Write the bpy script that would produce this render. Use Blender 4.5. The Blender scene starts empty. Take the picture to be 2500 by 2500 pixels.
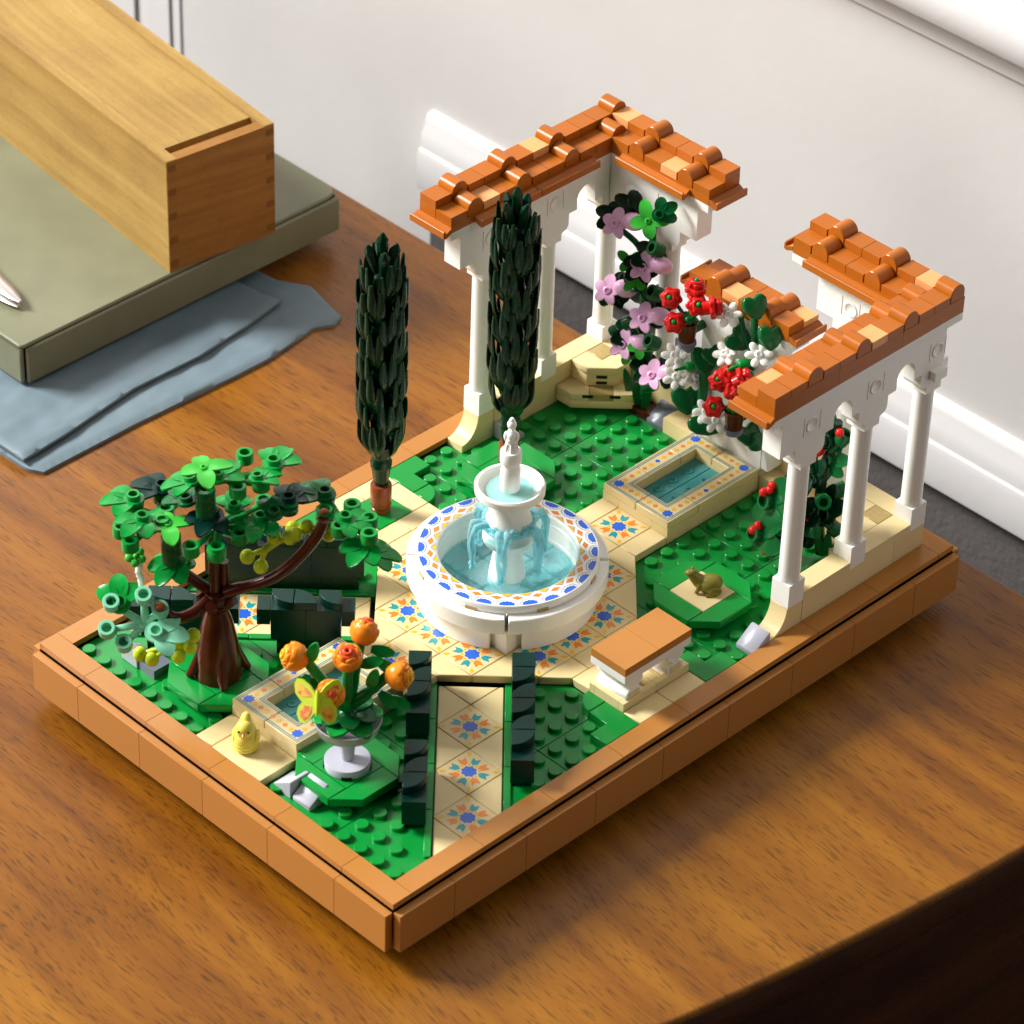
import bpy, bmesh, math, random
from mathutils import Vector, Matrix, Euler
random.seed(7)
S = 0.008                                   # one stud pitch of the toy bricks in metres
scene = bpy.context.scene
COL = scene.collection
PI = math.pi

# ------------------------------------------------------------------ camera
CAM = Vector((-74.8039, -78.9236, 101.7192))
RX = Vector((0.7131777, -0.7004720, 0.0267678))
DN = Vector((-0.4098031, -0.4476090, -0.7948004))
FW = Vector((0.5687169, 0.5558644, -0.6062803))
cd = bpy.data.cameras.new('camera')
cam = bpy.data.objects.new('camera', cd); COL.objects.link(cam)
cd.sensor_width = 36; cd.lens = 9143.135 / 2500 * 36
cd.clip_start = 0.05; cd.clip_end = 50
m = Matrix.Identity(4)
for r in range(3):
    m[r][0] = RX[r]; m[r][1] = -DN[r]; m[r][2] = -FW[r]; m[r][3] = CAM[r] * S
cam.matrix_world = m
cd.dof.use_dof = True
cd.dof.focus_distance = (Vector((19, 8, 3)) - CAM).dot(FW) * S
cd.dof.aperture_fstop = 25
scene.camera = cam

# ------------------------------------------------------------------ light
w = bpy.data.worlds.new('World'); scene.world = w; w.use_nodes = True
bg = w.node_tree.nodes['Background']
bg.inputs[0].default_value = (0.93, 0.96, 1.0, 1); bg.inputs[1].default_value = 0.045

def area_light(name, pos, target, size, power, color):
    ld = bpy.data.lights.new(name, 'AREA'); ld.energy = power; ld.color = color
    ld.shape = 'RECTANGLE'; ld.size = size[0]; ld.size_y = size[1]
    o = bpy.data.objects.new(name, ld); COL.objects.link(o)
    o.location = Vector(pos) * S
    d = (Vector(target) - Vector(pos)).normalized()
    o.rotation_euler = d.to_track_quat('-Z', 'Y').to_euler()
    return o
area_light('window_light', (-150, 330, 265), (18, 8, 0), (1.1, 1.1), 285, (1.0, 0.985, 0.96))
area_light('side_fill_light', (40, -95, 70), (30, 4, 8), (0.5, 0.5), 0.45, (1.0, 0.98, 0.96))  # added fill for the -Y faces, set apart from any window
area_light('left_fill_light', (-230, 60, 110), (16, 10, 2), (0.9, 0.9), 11, (1.0, 0.97, 0.93))  # added soft fill from the left for the -X faces

scene.view_settings.view_transform = 'Standard'
scene.view_settings.look = 'None'
scene.view_settings.exposure = 0
scene.view_settings.gamma = 1

# ------------------------------------------------------------------ materials
def lin(h):
    h = h.lstrip('#'); out = []
    for i in (0, 2, 4):
        c = int(h[i:i+2], 16) / 255
        out.append(c / 12.92 if c <= 0.04045 else ((c + 0.055) / 1.055) ** 2.4)
    return (*out, 1)
MATS = {}
def new_mat(name):
    mt = bpy.data.materials.new(name); mt.use_nodes = True
    nt = mt.node_tree; b = nt.nodes['Principled BSDF']
    MATS[name] = mt
    return mt, nt, b
def plastic(name, hexc, rough=0.2, var=0.06, sub=0.0, spec=0.3):
    mt, nt, b = new_mat(name); c = lin(hexc)
    tc = nt.nodes.new('ShaderNodeTexCoord')
    n = nt.nodes.new('ShaderNodeTexNoise'); n.inputs['Scale'].default_value = 260; n.inputs['Detail'].default_value = 3
    nt.links.new(tc.outputs['Object'], n.inputs['Vector'])
    mr = nt.nodes.new('ShaderNodeMapRange'); mr.inputs['To Min'].default_value = rough * 0.8; mr.inputs['To Max'].default_value = rough * 1.45
    nt.links.new(n.outputs['Fac'], mr.inputs['Value']); nt.links.new(mr.outputs[0], b.inputs['Roughness'])
    oi = nt.nodes.new('ShaderNodeObjectInfo')
    hs = nt.nodes.new('ShaderNodeHueSaturation'); hs.inputs['Color'].default_value = c
    m2 = nt.nodes.new('ShaderNodeMapRange'); m2.inputs['To Min'].default_value = 1 - var; m2.inputs['To Max'].default_value = 1 + var
    nt.links.new(oi.outputs['Random'], m2.inputs['Value']); nt.links.new(m2.outputs[0], hs.inputs['Value'])
    nt.links.new(hs.outputs['Color'], b.inputs['Base Color'])
    # faint waviness of moulded plastic
    n2 = nt.nodes.new('ShaderNodeTexNoise'); n2.inputs['Scale'].default_value = 120; n2.inputs['Detail'].default_value = 1
    nt.links.new(tc.outputs['Object'], n2.inputs['Vector'])
    bp = nt.nodes.new('ShaderNodeBump'); bp.inputs['Strength'].default_value = 0.003; bp.inputs['Distance'].default_value = 0.001
    nt.links.new(n2.outputs['Fac'], bp.inputs['Height']); nt.links.new(bp.outputs[0], b.inputs['Normal'])
    b.inputs['Specular IOR Level'].default_value = spec
    if sub:
        b.inputs['Subsurface Weight'].default_value = sub
        b.inputs['Subsurface Radius'].default_value = (1, 0.8, 0.6); b.inputs['Subsurface Scale'].default_value = 0.002
    return mt
plastic('green', '#0e8e38', 0.2)
plastic('bright_green', '#3fb63e', 0.22)
plastic('dark_green', '#042f27', 0.26, 0.06, 0.0, 0.22)
plastic('deep_green', '#042c18', 0.24, 0.06, 0.0, 0.25)
plastic('mid_green', '#0a5a2a', 0.2)
plastic('pale_green_sheen', '#86d3ae', 0.2)  # low leaf spray's reflected sheen put into the colour; plain on the pool bed
plastic('cream', '#e6d09a', 0.28, 0.03)
plastic('dark_tan', '#b39a62', 0.24, 0.03)
plastic('white', '#f7f5ee', 0.22, 0.02, 0.15, 0.4)
plastic('nougat', '#b57a3b', 0.2, 0.03)
plastic('terracotta', '#b2621b', 0.22, 0.07)
plastic('peach', '#eba86c', 0.24, 0.03)
plastic('brown', '#481a0b', 0.2)
plastic('red_brown', '#84401f', 0.22)
plastic('pale_grey', '#b9bac6', 0.24)
plastic('dark_grey', '#6d727e', 0.22)
plastic('pink', '#f6bfe6', 0.28, 0.02, 0.1)
plastic('red', '#cf1b17', 0.2)
plastic('lime', '#c0d422', 0.26)
plastic('yellow', '#e9d95e', 0.3)
plastic('olive', '#80762c', 0.3)
plastic('orange', '#ef8a1e', 0.26)
plastic('orange_red', '#ea5428', 0.26)
plastic('amber', '#f2b21c', 0.28)
plastic('black', '#0c0a09', 0.35)
def ink(name, hexc):
    mt, nt, b = new_mat(name); b.inputs['Base Color'].default_value = lin(hexc); b.inputs['Roughness'].default_value = 0.25
ink('ink_blue', '#2a63d2'); ink('ink_teal', '#1c9aa4'); ink('ink_orange', '#ee8528'); ink('ink_amber', '#eeb61c'); ink('ink_line', '#43838f'); ink('ink_navy', '#44549a')
ink('ink_cream', '#efe3bd')
def clear(name, hexc, rough=0.04, thru=0.7):
    mt, nt, b = new_mat(name); L = nt.links; out = nt.nodes['Material Output']
    b.inputs['Base Color'].default_value = lin(hexc); b.inputs['Roughness'].default_value = rough; b.inputs['Specular IOR Level'].default_value = 0.6
    tr_ = nt.nodes.new('ShaderNodeBsdfTransparent'); tr_.inputs[0].default_value = lin(hexc)
    lw = nt.nodes.new('ShaderNodeLayerWeight'); lw.inputs['Blend'].default_value = 0.35
    mr = nt.nodes.new('ShaderNodeMapRange'); mr.inputs['To Min'].default_value = 1 - thru; mr.inputs['To Max'].default_value = min(1, 1.35 - thru)
    L.new(lw.outputs['Facing'], mr.inputs['Value'])
    mx = nt.nodes.new('ShaderNodeMixShader'); L.new(mr.outputs[0], mx.inputs[0]); L.new(tr_.outputs[0], mx.inputs[1]); L.new(b.outputs[0], mx.inputs[2]); L.new(mx.outputs[0], out.inputs['Surface'])
clear('clear_blue', '#cbf4f8', 0.03, 0.78); clear('clear_teal', '#74d6d6', 0.05, 0.7); clear('clear_brown', '#7a3c1c', 0.08, 0.6); clear('clear_smoke', '#dcd9e0', 0.06, 0.6); clear('clear_pale', '#d3f6f5', 0.04, 0.72); clear('clear_tile', '#d3f4f7', 0.03, 0.86)

def wood(name, dark, mid, light, axis, scale=1.0, rough=0.35, pores=0.6, coat=0.0, stretch=14.0, warp_amt=0.05):
    mt, nt, b = new_mat(name); L = nt.links
    tc = nt.nodes.new('ShaderNodeTexCoord')
    def mapping(sx, sy, sz):
        mp = nt.nodes.new('ShaderNodeMapping'); v = [sx, sy, sz]
        mp.inputs['Scale'].default_value = v; return mp
    def vec(fine):
        v = [fine] * 3; v[axis] = fine / stretch; return v
    warp = nt.nodes.new('ShaderNodeTexNoise'); warp.inputs['Scale'].default_value = 3.2 * scale; warp.inputs['Detail'].default_value = 2
    L.new(tc.outputs['Object'], warp.inputs['Vector'])
    add = nt.nodes.new('ShaderNodeMixRGB'); add.blend_type = 'ADD'; add.inputs[0].default_value = warp_amt
    L.new(tc.outputs['Object'], add.inputs[1]); L.new(warp.outputs['Color'], add.inputs[2])
    def noise(fine, detail, rgh=0.6):
        mp = mapping(*vec(fine)); L.new(add.outputs[0], mp.inputs['Vector'])
        n = nt.nodes.new('ShaderNodeTexNoise'); n.inputs['Scale'].default_value = scale; n.inputs['Detail'].default_value = detail; n.inputs['Roughness'].default_value = rgh
        L.new(mp.outputs[0], n.inputs['Vector']); return n
    n1 = noise(70, 5)
    stretch = stretch*0.42; n2 = noise(1300, 2, 0.5)

    n3 = nt.nodes.new('ShaderNodeTexNoise'); n3.inputs['Scale'].default_value = 9 * scale; n3.inputs['Detail'].default_value = 3
    L.new(tc.outputs['Object'], n3.inputs['Vector'])
    mx = nt.nodes.new('ShaderNodeMath'); mx.operation = 'MULTIPLY_ADD'; mx.inputs[1].default_value = 0.62
    L.new(n1.outputs['Fac'], mx.inputs[0])
    m3 = nt.nodes.new('ShaderNodeMath'); m3.operation = 'MULTIPLY'; m3.inputs[1].default_value = 0.38
    L.new(n3.outputs['Fac'], m3.inputs[0]); L.new(m3.outputs[0], mx.inputs[2])
    cr = nt.nodes.new('ShaderNodeValToRGB'); e = cr.color_ramp.elements
    e[0].position = 0.36; e[0].color = lin(dark); e[1].position = 0.66; e[1].color = lin(light)
    k = cr.color_ramp.elements.new(0.5); k.color = lin(mid)
    L.new(mx.outputs[0], cr.inputs[0])
    pr = nt.nodes.new('ShaderNodeValToRGB'); pe = pr.color_ramp.elements
    pe[0].position = 0.3; pe[0].color = (1 - pores,) * 3 + (1,); pe[1].position = 0.46; pe[1].color = (1, 1, 1, 1)
    L.new(n2.outputs['Fac'], pr.inputs[0])
    mu = nt.nodes.new('ShaderNodeMixRGB'); mu.blend_type = 'MULTIPLY'; mu.inputs[0].default_value = 1
    L.new(cr.outputs[0], mu.inputs[1]); L.new(pr.outputs[0], mu.inputs[2]); L.new(mu.outputs[0], b.inputs['Base Color'])
    rr = nt.nodes.new('ShaderNodeMapRange'); rr.inputs['To Min'].default_value = rough * 0.75; rr.inputs['To Max'].default_value = rough * 1.4
    L.new(n3.outputs['Fac'], rr.inputs['Value']); L.new(rr.outputs[0], b.inputs['Roughness'])
    bp = nt.nodes.new('ShaderNodeBump'); bp.inputs['Strength'].default_value = 0.25; bp.inputs['Distance'].default_value = 0.0006
    L.new(n2.outputs['Fac'], bp.inputs['Height']); L.new(bp.outputs[0], b.inputs['Normal'])
    b.inputs['Specular IOR Level'].default_value = 0.32
    b.inputs['Coat Weight'].default_value = coat; b.inputs['Coat Roughness'].default_value = 0.3
wood('table_wood', '#6a3a07', '#8a530c', '#a36a14', 1, 1.0, 0.32, 0.5, 0.08, 26, 0.06)
wood('box_wood', '#927036', '#a58344', '#b39252', 1, 2.6, 0.5, 0.25, 0.0, 30, 0.012)
wood('box_end_wood', '#8a5a22', '#9b6a2c', '#a87735', 0, 2.6, 0.5, 0.25, 0.0, 30, 0.012)
def rough_mat(name, hexc, rough=0.7, nscale=200, bump=0.2, dist=0.001, var=0.08, hex2=None, vscale=12):
    mt, nt, b = new_mat(name); L = nt.links
    tc = nt.nodes.new('ShaderNodeTexCoord')
    n = nt.nodes.new('ShaderNodeTexNoise'); n.inputs['Scale'].default_value = vscale; n.inputs['Detail'].default_value = 5
    L.new(tc.outputs['Object'], n.inputs['Vector'])
    cr = nt.nodes.new('ShaderNodeValToRGB'); c = lin(hexc); c2 = lin(hex2) if hex2 else tuple(min(1, v * (1 - var * 2)) for v in c[:3]) + (1,)
    cr.color_ramp.elements[0].position = 0.35; cr.color_ramp.elements[0].color = c2
    cr.color_ramp.elements[1].position = 0.65; cr.color_ramp.elements[1].color = c
    L.new(n.outputs['Fac'], cr.inputs[0]); L.new(cr.outputs[0], b.inputs['Base Color'])
    n2 = nt.nodes.new('ShaderNodeTexNoise'); n2.inputs['Scale'].default_value = nscale; n2.inputs['Detail'].default_value = 4
    L.new(tc.outputs['Object'], n2.inputs['Vector'])
    bp = nt.nodes.new('ShaderNodeBump'); bp.inputs['Strength'].default_value = bump; bp.inputs['Distance'].default_value = dist
    L.new(n2.outputs['Fac'], bp.inputs['Height']); L.new(bp.outputs[0], b.inputs['Normal'])
    b.inputs['Roughness'].default_value = rough
rough_mat('wall_paint', '#d0cdca', 0.75, 150, 0.06, 0.002, 0.02)
rough_mat('trim_paint', '#dbd9d8', 0.32, 90, 0.08, 0.002, 0.01)
rough_mat('floor_and_shade_dark', '#5f5a58', 0.8, 300, 0.3, 0.002, 0.1)  # floor grey, reused as painted shade under the wall moulding
wood('joint_wood', '#744a18', '#845824', '#8f622c', 0, 1.5, 0.5, 0.2, 0.0, 8)
rough_mat('cove_paint', '#d9d6da', 0.8, 130, 0.2, 0.002, 0.02)
rough_mat('file_board', '#7c7d61', 0.45, 700, 0.15, 0.0005, 0.05, '#73745a', 40)
rough_mat('board_edge', '#b7a690', 0.8, 400, 0.4, 0.001, 0.1)
rough_mat('cloth_blue', '#73858f', 0.6, 1500, 0.25, 0.0004, 0.05, '#62757f', 22)
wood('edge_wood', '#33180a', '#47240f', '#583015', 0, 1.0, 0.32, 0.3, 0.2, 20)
mt, nt, b = new_mat('wing_ink')
_tc = nt.nodes.new('ShaderNodeTexCoord'); _n = nt.nodes.new('ShaderNodeTexNoise'); _n.inputs['Scale'].default_value = 420
nt.links.new(_tc.outputs['Object'], _n.inputs['Vector'])
_r = nt.nodes.new('ShaderNodeValToRGB'); _r.color_ramp.elements[0].position = 0.42; _r.color_ramp.elements[0].color = lin('#d8641e'); _r.color_ramp.elements[1].position = 0.58; _r.color_ramp.elements[1].color = lin('#e7b32a')
nt.links.new(_n.outputs['Fac'], _r.inputs[0]); nt.links.new(_r.outputs[0], b.inputs['Base Color']); b.inputs['Roughness'].default_value = 0.3
mt, nt, b = new_mat('steel'); b.inputs['Base Color'].default_value = (0.5, 0.46, 0.44, 1); b.inputs['Metallic'].default_value = 0.85; b.inputs['Roughness'].default_value = 0.35

# ------------------------------------------------------------------ mesh helpers (all sizes in studs)
CACHE = {}
def finish(bm, mats, ang=38):
    for v in bm.verts: v.co *= S
    bmesh.ops.recalc_face_normals(bm, faces=bm.faces)
    me = bpy.data.meshes.new('mesh'); bm.to_mesh(me); bm.free()
    me.shade_smooth(); me.set_sharp_from_angle(angle=math.radians(ang))
    for mname in (mats if isinstance(mats, (list, tuple)) else [mats]): me.materials.append(MATS[mname])
    return me
def cached(key, mats, builder, ang=38):
    k = (key, tuple(mats) if isinstance(mats, (list, tuple)) else mats)
    if k not in CACHE:
        bm = bmesh.new(); builder(bm); CACHE[k] = finish(bm, mats, ang)
    return CACHE[k]
def bev(bm, off, seg=1, faces=None, ang=30):
    if off <= 0: return
    es = []
    for e in bm.edges:
        if len(e.link_faces) == 2 and e.calc_face_angle(0) > math.radians(ang): es.append(e)
    bmesh.ops.bevel(bm, geom=es, offset=off, segments=seg, profile=0.5, affect='EDGES', clamp_overlap=True)
def add_prism(bm, poly, z0, z1, mat=0, plane='xy'):
    f = {'xy': lambda a, b_, c: (a, b_, c), 'xz': lambda a, b_, c: (a, c, b_), 'yz': lambda a, b_, c: (c, a, b_)}[plane]
    lo = [bm.verts.new(f(p[0], p[1], z0)) for p in poly]; hi = [bm.verts.new(f(p[0], p[1], z1)) for p in poly]
    fs = [bm.faces.new(lo[::-1]), bm.faces.new(hi)]
    n = len(poly)
    for i in range(n): fs.append(bm.faces.new((lo[i], lo[(i+1) % n], hi[(i+1) % n], hi[i])))
    for q in fs: q.material_index = mat
    return fs
def rect(x0, y0, x1, y1): return [(x0, y0), (x1, y0), (x1, y1), (x0, y1)]
def box_mesh(sx, sy, sz, mat, bv=0.035):
    sx, sy, sz = round(sx, 4), round(sy, 4), round(sz, 4)
    def bld(bm): add_prism(bm, rect(-sx/2, -sy/2, sx/2, sy/2), 0, sz); bev(bm, min(bv, sx/3, sy/3, sz/3))
    return cached(('box', sx, sy, sz, bv), mat, bld)
def prism_mesh(poly, z0, z1, mat, bv=0.035, plane='xy', key=None):
    def bld(bm): add_prism(bm, poly, z0, z1, 0, plane); bmesh.ops.recalc_face_normals(bm, faces=bm.faces); bev(bm, bv)
    return cached(('prism', tuple((round(a, 4), round(b_, 4)) for a, b_ in poly), z0, z1, bv, plane), mat, bld)
def add_lathe(bm, prof, seg=24, c=(0, 0), mat=0):
    rings = []
    for r, z in prof:
        if r < 1e-6: rings.append([bm.verts.new((c[0], c[1], z))])
        else: rings.append([bm.verts.new((c[0] + r * math.cos(2*PI*i/seg), c[1] + r * math.sin(2*PI*i/seg), z)) for i in range(seg)])
    for a, b_ in zip(rings, rings[1:]):
        for i in range(seg):
            j = (i+1) % seg
            if len(a) == 1 and len(b_) == 1: continue
            if len(a) == 1: f = bm.faces.new((a[0], b_[i], b_[j]))
            elif len(b_) == 1: f = bm.faces.new((a[i], a[j], b_[0]))
            else: f = bm.faces.new((a[i], a[j], b_[j], b_[i]))
            f.material_index = mat
    return rings
def lathe_mesh(prof, mat, seg=24): return cached(('lathe', tuple(prof), seg), mat, lambda bm: add_lathe(bm, prof, seg))
def add_tube(bm, pts, rad, seg=8, flat=1.0, up=None, cap=True):
    pts = [Vector(p) for p in pts]; n = len(pts)
    rad = rad if isinstance(rad, (list, tuple)) else [rad] * n
    prev = None; rings = []
    for i, p in enumerate(pts):
        t = (pts[min(i+1, n-1)] - pts[max(i-1, 0)]).normalized()
        if prev is None:
            a = Vector(up) if up is not None else (Vector((0, 0, 1)) if abs(t.z) < 0.9 else Vector((1, 0, 0)))
            u = (a - t * a.dot(t)).normalized()
        else: u = (prev - t * prev.dot(t)).normalized()
        prev = u; v = t.cross(u)
        rings.append([bm.verts.new(p + (u * math.cos(2*PI*k/seg) * flat + v * math.sin(2*PI*k/seg)) * rad[i]) for k in range(seg)])
    for a, b_ in zip(rings, rings[1:]):
        for k in range(seg): bm.faces.new((a[k], a[(k+1) % seg], b_[(k+1) % seg], b_[k]))
    if cap:
        bm.faces.new(rings[0][::-1]); bm.faces.new(rings[-1])
    return rings
def add_ball(bm, c, r, seg=12, rot=None):
    r = r if isinstance(r, (list, tuple)) else (r, r, r)
    mx = Matrix.Translation(Vector(c)) @ (rot.to_matrix().to_4x4() if rot is not None else Matrix.Identity(4)) @ Matrix.Diagonal((r[0], r[1], r[2], 1))
    res = bmesh.ops.create_uvsphere(bm, u_segments=seg, v_segments=max(6, seg // 2 + 1), radius=1, matrix=mx)
    return res['verts']
def add_torus(bm, R_, r, z=0, seg=20, ms=8, c=(0, 0)):
    rings = []
    for i in range(seg):
        a = 2*PI*i/seg
        rings.append([bm.verts.new((c[0] + (R_ + r*math.cos(2*PI*k/ms))*math.cos(a), c[1] + (R_ + r*math.cos(2*PI*k/ms))*math.sin(a), z + r*math.sin(2*PI*k/ms))) for k in range(ms)])
    for i in range(seg):
        a, b_ = rings[i], rings[(i+1) % seg]
        for k in range(ms): bm.faces.new((a[k], b_[k], b_[(k+1) % ms], a[(k+1) % ms]))
def xform(bm, verts, mx):
    for v in verts: v.co = mx @ v.co
def zrot_to(d): return Vector((0, 0, 1)).rotation_difference(Vector(d).normalized())

ABS = {}
def obj(name, me, parent=None, loc=(0, 0, 0), rot=(0, 0, 0), label=None, cat=None, group=None, kind=None, sc=1.0):
    o = bpy.data.objects.new(name, me); COL.objects.link(o)
    loc = Vector(loc); ABS[o] = loc
    if parent is not None:
        o.parent = parent; o.location = (loc - ABS[parent]) * S
    else: o.location = loc * S
    if hasattr(rot, 'to_euler'): rot = rot.to_euler()
    o.rotation_euler = rot; o.scale = (sc, sc, sc)
    if label: o['label'] = label
    if cat: o['category'] = cat
    if group: o['group'] = group
    if kind: o['kind'] = kind
    return o
def thing(name, label, cat, loc, group=None): return obj(name, None, None, loc, (0, 0, 0), label, cat, group)
def brick(name, x0, y0, z0, x1, y1, z1, mat, parent, bv=0.035, gap=0.008, **k):
    return obj(name, box_mesh(x1 - x0 - 2*gap, y1 - y0 - 2*gap, z1 - z0, mat, bv), parent, ((x0+x1)/2, (y0+y1)/2, z0), **k)
def slab(name, poly, z0, z1, mat, parent, bv=0.035, **k):
    cx = sum(p[0] for p in poly)/len(poly); cy = sum(p[1] for p in poly)/len(poly)
    return obj(name, prism_mesh([(p[0]-cx, p[1]-cy) for p in poly], 0, z1 - z0, mat, bv), parent, (cx, cy, z0), **k)
def clip(poly, a, b_, c):                     # keep a*x + b*y <= c
    out = []
    for i in range(len(poly)):
        p, q = poly[i], poly[(i+1) % len(poly)]
        dp = a*p[0] + b_*p[1] - c; dq = a*q[0] + b_*q[1] - c
        if dp <= 1e-9: out.append(p)
        if (dp < -1e-9 and dq > 1e-9) or (dp > 1e-9 and dq < -1e-9):
            t = dp/(dp-dq); out.append((p[0] + t*(q[0]-p[0]), p[1] + t*(q[1]-p[1])))
    return out
def area2(poly): return 0.5*sum(poly[i][0]*poly[(i+1) % len(poly)][1] - poly[(i+1) % len(poly)][0]*poly[i][1] for i in range(len(poly)))
def inset(poly, g):
    # convex polygon shrunk by g
    if area2(poly) < 0: poly = poly[::-1]
    out = list(poly)
    for i in range(len(poly)):
        p, q = poly[i], poly[(i+1) % len(poly)]
        dx, dy = q[0]-p[0], q[1]-p[1]; L = math.hypot(dx, dy)
        if L < 1e-6: continue
        nx, ny = dy/L, -dx/L
        out = clip(out, nx, ny, nx*p[0] + ny*p[1] - g)
    return out
def inside(poly, x, y, mg):
    if area2(poly) < 0: poly = poly[::-1]
    for i in range(len(poly)):
        p, q = poly[i], poly[(i+1) % len(poly)]
        dx, dy = q[0]-p[0], q[1]-p[1]; L = math.hypot(dx, dy)
        if L < 1e-6: continue
        if (dy*(x-p[0]) - dx*(y-p[1]))/L > -mg: return False
    return True

# ------------------------------------------------------------------ the room: floor, wall, skirting
ZT = -2.4                                     # table top level
ZF = -90.0; XW = 49.2                         # floor level, wall plane
def sheet(name, x0, y0, x1, y1, z, mat, th=0.5, kind='structure'):
    return obj(name, prism_mesh(rect(x0, y0, x1, y1), -th, 0, mat, 0), None, (0, 0, z), kind=kind)
sheet('floor', -260, -260, XW + 1, 330, ZF - 0.5, 'floor_and_shade_dark')
wall = obj('wall', prism_mesh(rect(0, -260, 2, 330), 0, 320, 'wall_paint', 0), None, (XW, 0, ZF - 0.4), kind='structure')
# skirting board: profile in (x, z), extruded along y; sits on the floor, stops at the left end
def skirting(y0, y1, prof, mat, name, z):
    return obj(name, prism_mesh([(-a, b_) for a, b_ in prof], 0, y1 - y0, mat, 0.0, 'xz'), wall, (XW - 0.01, y0, z))
SK = [(0, 0.0), (0.95, 0.0), (1.15, 0.12), (1.2, 0.4), (1.2, 2.3), (1.1, 2.6), (0.96, 2.68), (0.96, 2.8), (0.88, 3.6), (0.62, 4.05), (0.6, 4.25), (0.45, 4.55), (0.25, 4.7), (0, 4.72)]
skirting(-200, 49.4, SK, 'trim_paint', 'wall_moulding', -11.15)
brickless = obj('shade_panel', box_mesh(0.3, 249.2, 79, 'floor_and_shade_dark', 0.0), wall, (XW - 0.16, 49.2 - 124.6, -90.2))  # added dark panel, its colour stands for the shade below the moulding
# window sill moulding higher up
SILL = [(0, 0), (0.3, 0), (0.35, 0.75), (0.6, 1.0), (0.65, 1.4), (1.8, 1.9), (2.1, 2.5), (2.1, 3.4), (1.9, 3.8), (0, 3.9)]
skirting(-200, 42, SILL, 'trim_paint', 'window_sill', 12.9)
# upright casing at the left
for y0, y1, d in ((71.0, 71.82, 0.1), (71.82, 73.92, 0.24), (73.92, 74.92, 0.16), (74.92, 90, 0.36)):
    obj('door_casing', box_mesh(d, y1 - y0, 170, 'trim_paint', 0.04), wall, (XW - d/2 - 0.01, (y0+y1)/2, ZF))

# ------------------------------------------------------------------ table
table = thing('table', 'wide polished brown wooden table with a curved dark moulded edge', 'table', (0, 20, ZF))
front = [(-120, 60), (-70, 18), (-40, 3.5), (-20, -3.9), (-8, -7.6), (4.5, -11.2), (8, -11.95), (11.8, -12.65), (15.7, -13.3), (19.5, -13.85), (22.3, -14.15), (28, -14.6), (35.6, -14.9)]
top_poly = front + [(35.6, 150), (-120, 150)]
def table_top(bm):
    add_prism(bm, top_poly, -0.5, 0); bmesh.ops.recalc_face_normals(bm, faces=bm.faces); bev(bm, 0.2, 3, ang=40)
obj('table_top', cached('ttop', 'table_wood', table_top, 50), table, (0, 0, ZT))
def offset_front(d): return [(x - d*0.12, y + d) for x, y in front]
def moulding(bm):
    add_prism(bm, offset_front(0.25)[:-1] + [(35.3, -14.6), (35.3, 149), (-119, 149)], -2.4, -0.52); bmesh.ops.recalc_face_normals(bm, faces=bm.faces); bev(bm, 0.3, 2, ang=40)
obj('edge_moulding', cached('tmould', 'edge_wood', moulding, 50), table, (0, 0, ZT))
def apron(bm): add_prism(bm, offset_front(1.7)[:-1] + [(33.8, -13), (33.8, 147), (-118, 147)], -14, -2.42)
obj('apron', cached('tapron', 'edge_wood', apron), table, (0, 0, ZT))
for x, y in ((30, -9), (30, 140), (-100, 140), (-100, 60)):
    obj('leg', box_mesh(4, 4, ZT - 14 - ZF - 0.02, 'edge_wood', 0.2), table, (x, y, ZF + 0.01))
# ------------------------------------------------------------------ garden tray
tray = thing('garden_tray', 'toy brick garden base with tan rim, green lawns and patterned cream paths', 'toy base', (16, 10, ZT - 0.5))
brick('underside', -0.85, -0.85, -1.8, 32.85, 20.85, -0.45, 'black', tray, 0.05)
for x, y in ((2, 2), (30, 2), (2, 18), (30, 18), (16, 10)):
    brick('foot', x-1, y-1, ZT - 0.5, x+1, y+1, -1.8, 'black', tray)
# rim tiles
def rim(x0, y0, x1, y1): brick('rim_tile', x0, y0, 0.12, x1, y1, 0.4, 'nougat', tray, 0.045, 0.012)
for i in range(8): rim(4*i, -1, 4*i+4, 0)
rim(32, -1, 33, 2)
for i in range(5): rim(-1, -1 if i == 0 else 2 + 4*(i-1), 0, 2 + 4*i)
rim(-1, 18, 0, 21)
for i in range(8): rim(4*i, 20, 4*i+4, 21)
for i in range(4): rim(32, 2 + 4*i, 33, 6 + 4*i)
rim(32, 18, 33, 21)
for (a, b_, c_, d) in ((-0.8, -0.8, 32.8, -0.01), (-0.8, 20.01, 32.8, 20.8), (-0.8, -0.01, -0.01, 20.01), (32.01, -0.01, 32.8, 20.01)):
    brick('rim_bed', a, b_, -0.44, c_, d, 0.118, 'black', tray, 0, 0.0)
# side panels
def cuts(a, b_):
    c = [a, a + 3]
    while c[-1] + 4 < b_ - 1: c.append(c[-1] + 4)
    return c + [b_]
c = cuts(-1, 33)
for a, b_ in zip(c, c[1:]):
    brick('side_panel', a, -1.42, -1.9, b_, -1.02, 0.0, 'nougat', tray, 0.06, 0.014)
    brick('side_panel', a, 21.02, -1.9, b_, 21.42, 0.0, 'nougat', tray, 0.06, 0.014)
c = cuts(-1, 21)
for a, b_ in zip(c, c[1:]):
    brick('side_panel', -1.42, a, -1.9, -1.02, b_, 0.0, 'nougat', tray, 0.06, 0.014)
    brick('side_panel', 33.02, a, -1.9, 33.42, b_, 0.0, 'nougat', tray, 0.06, 0.014)
brick('bed_plate', 0, 0, -0.44, 32, 20, -0.4, 'dark_green', tray, 0)

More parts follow.
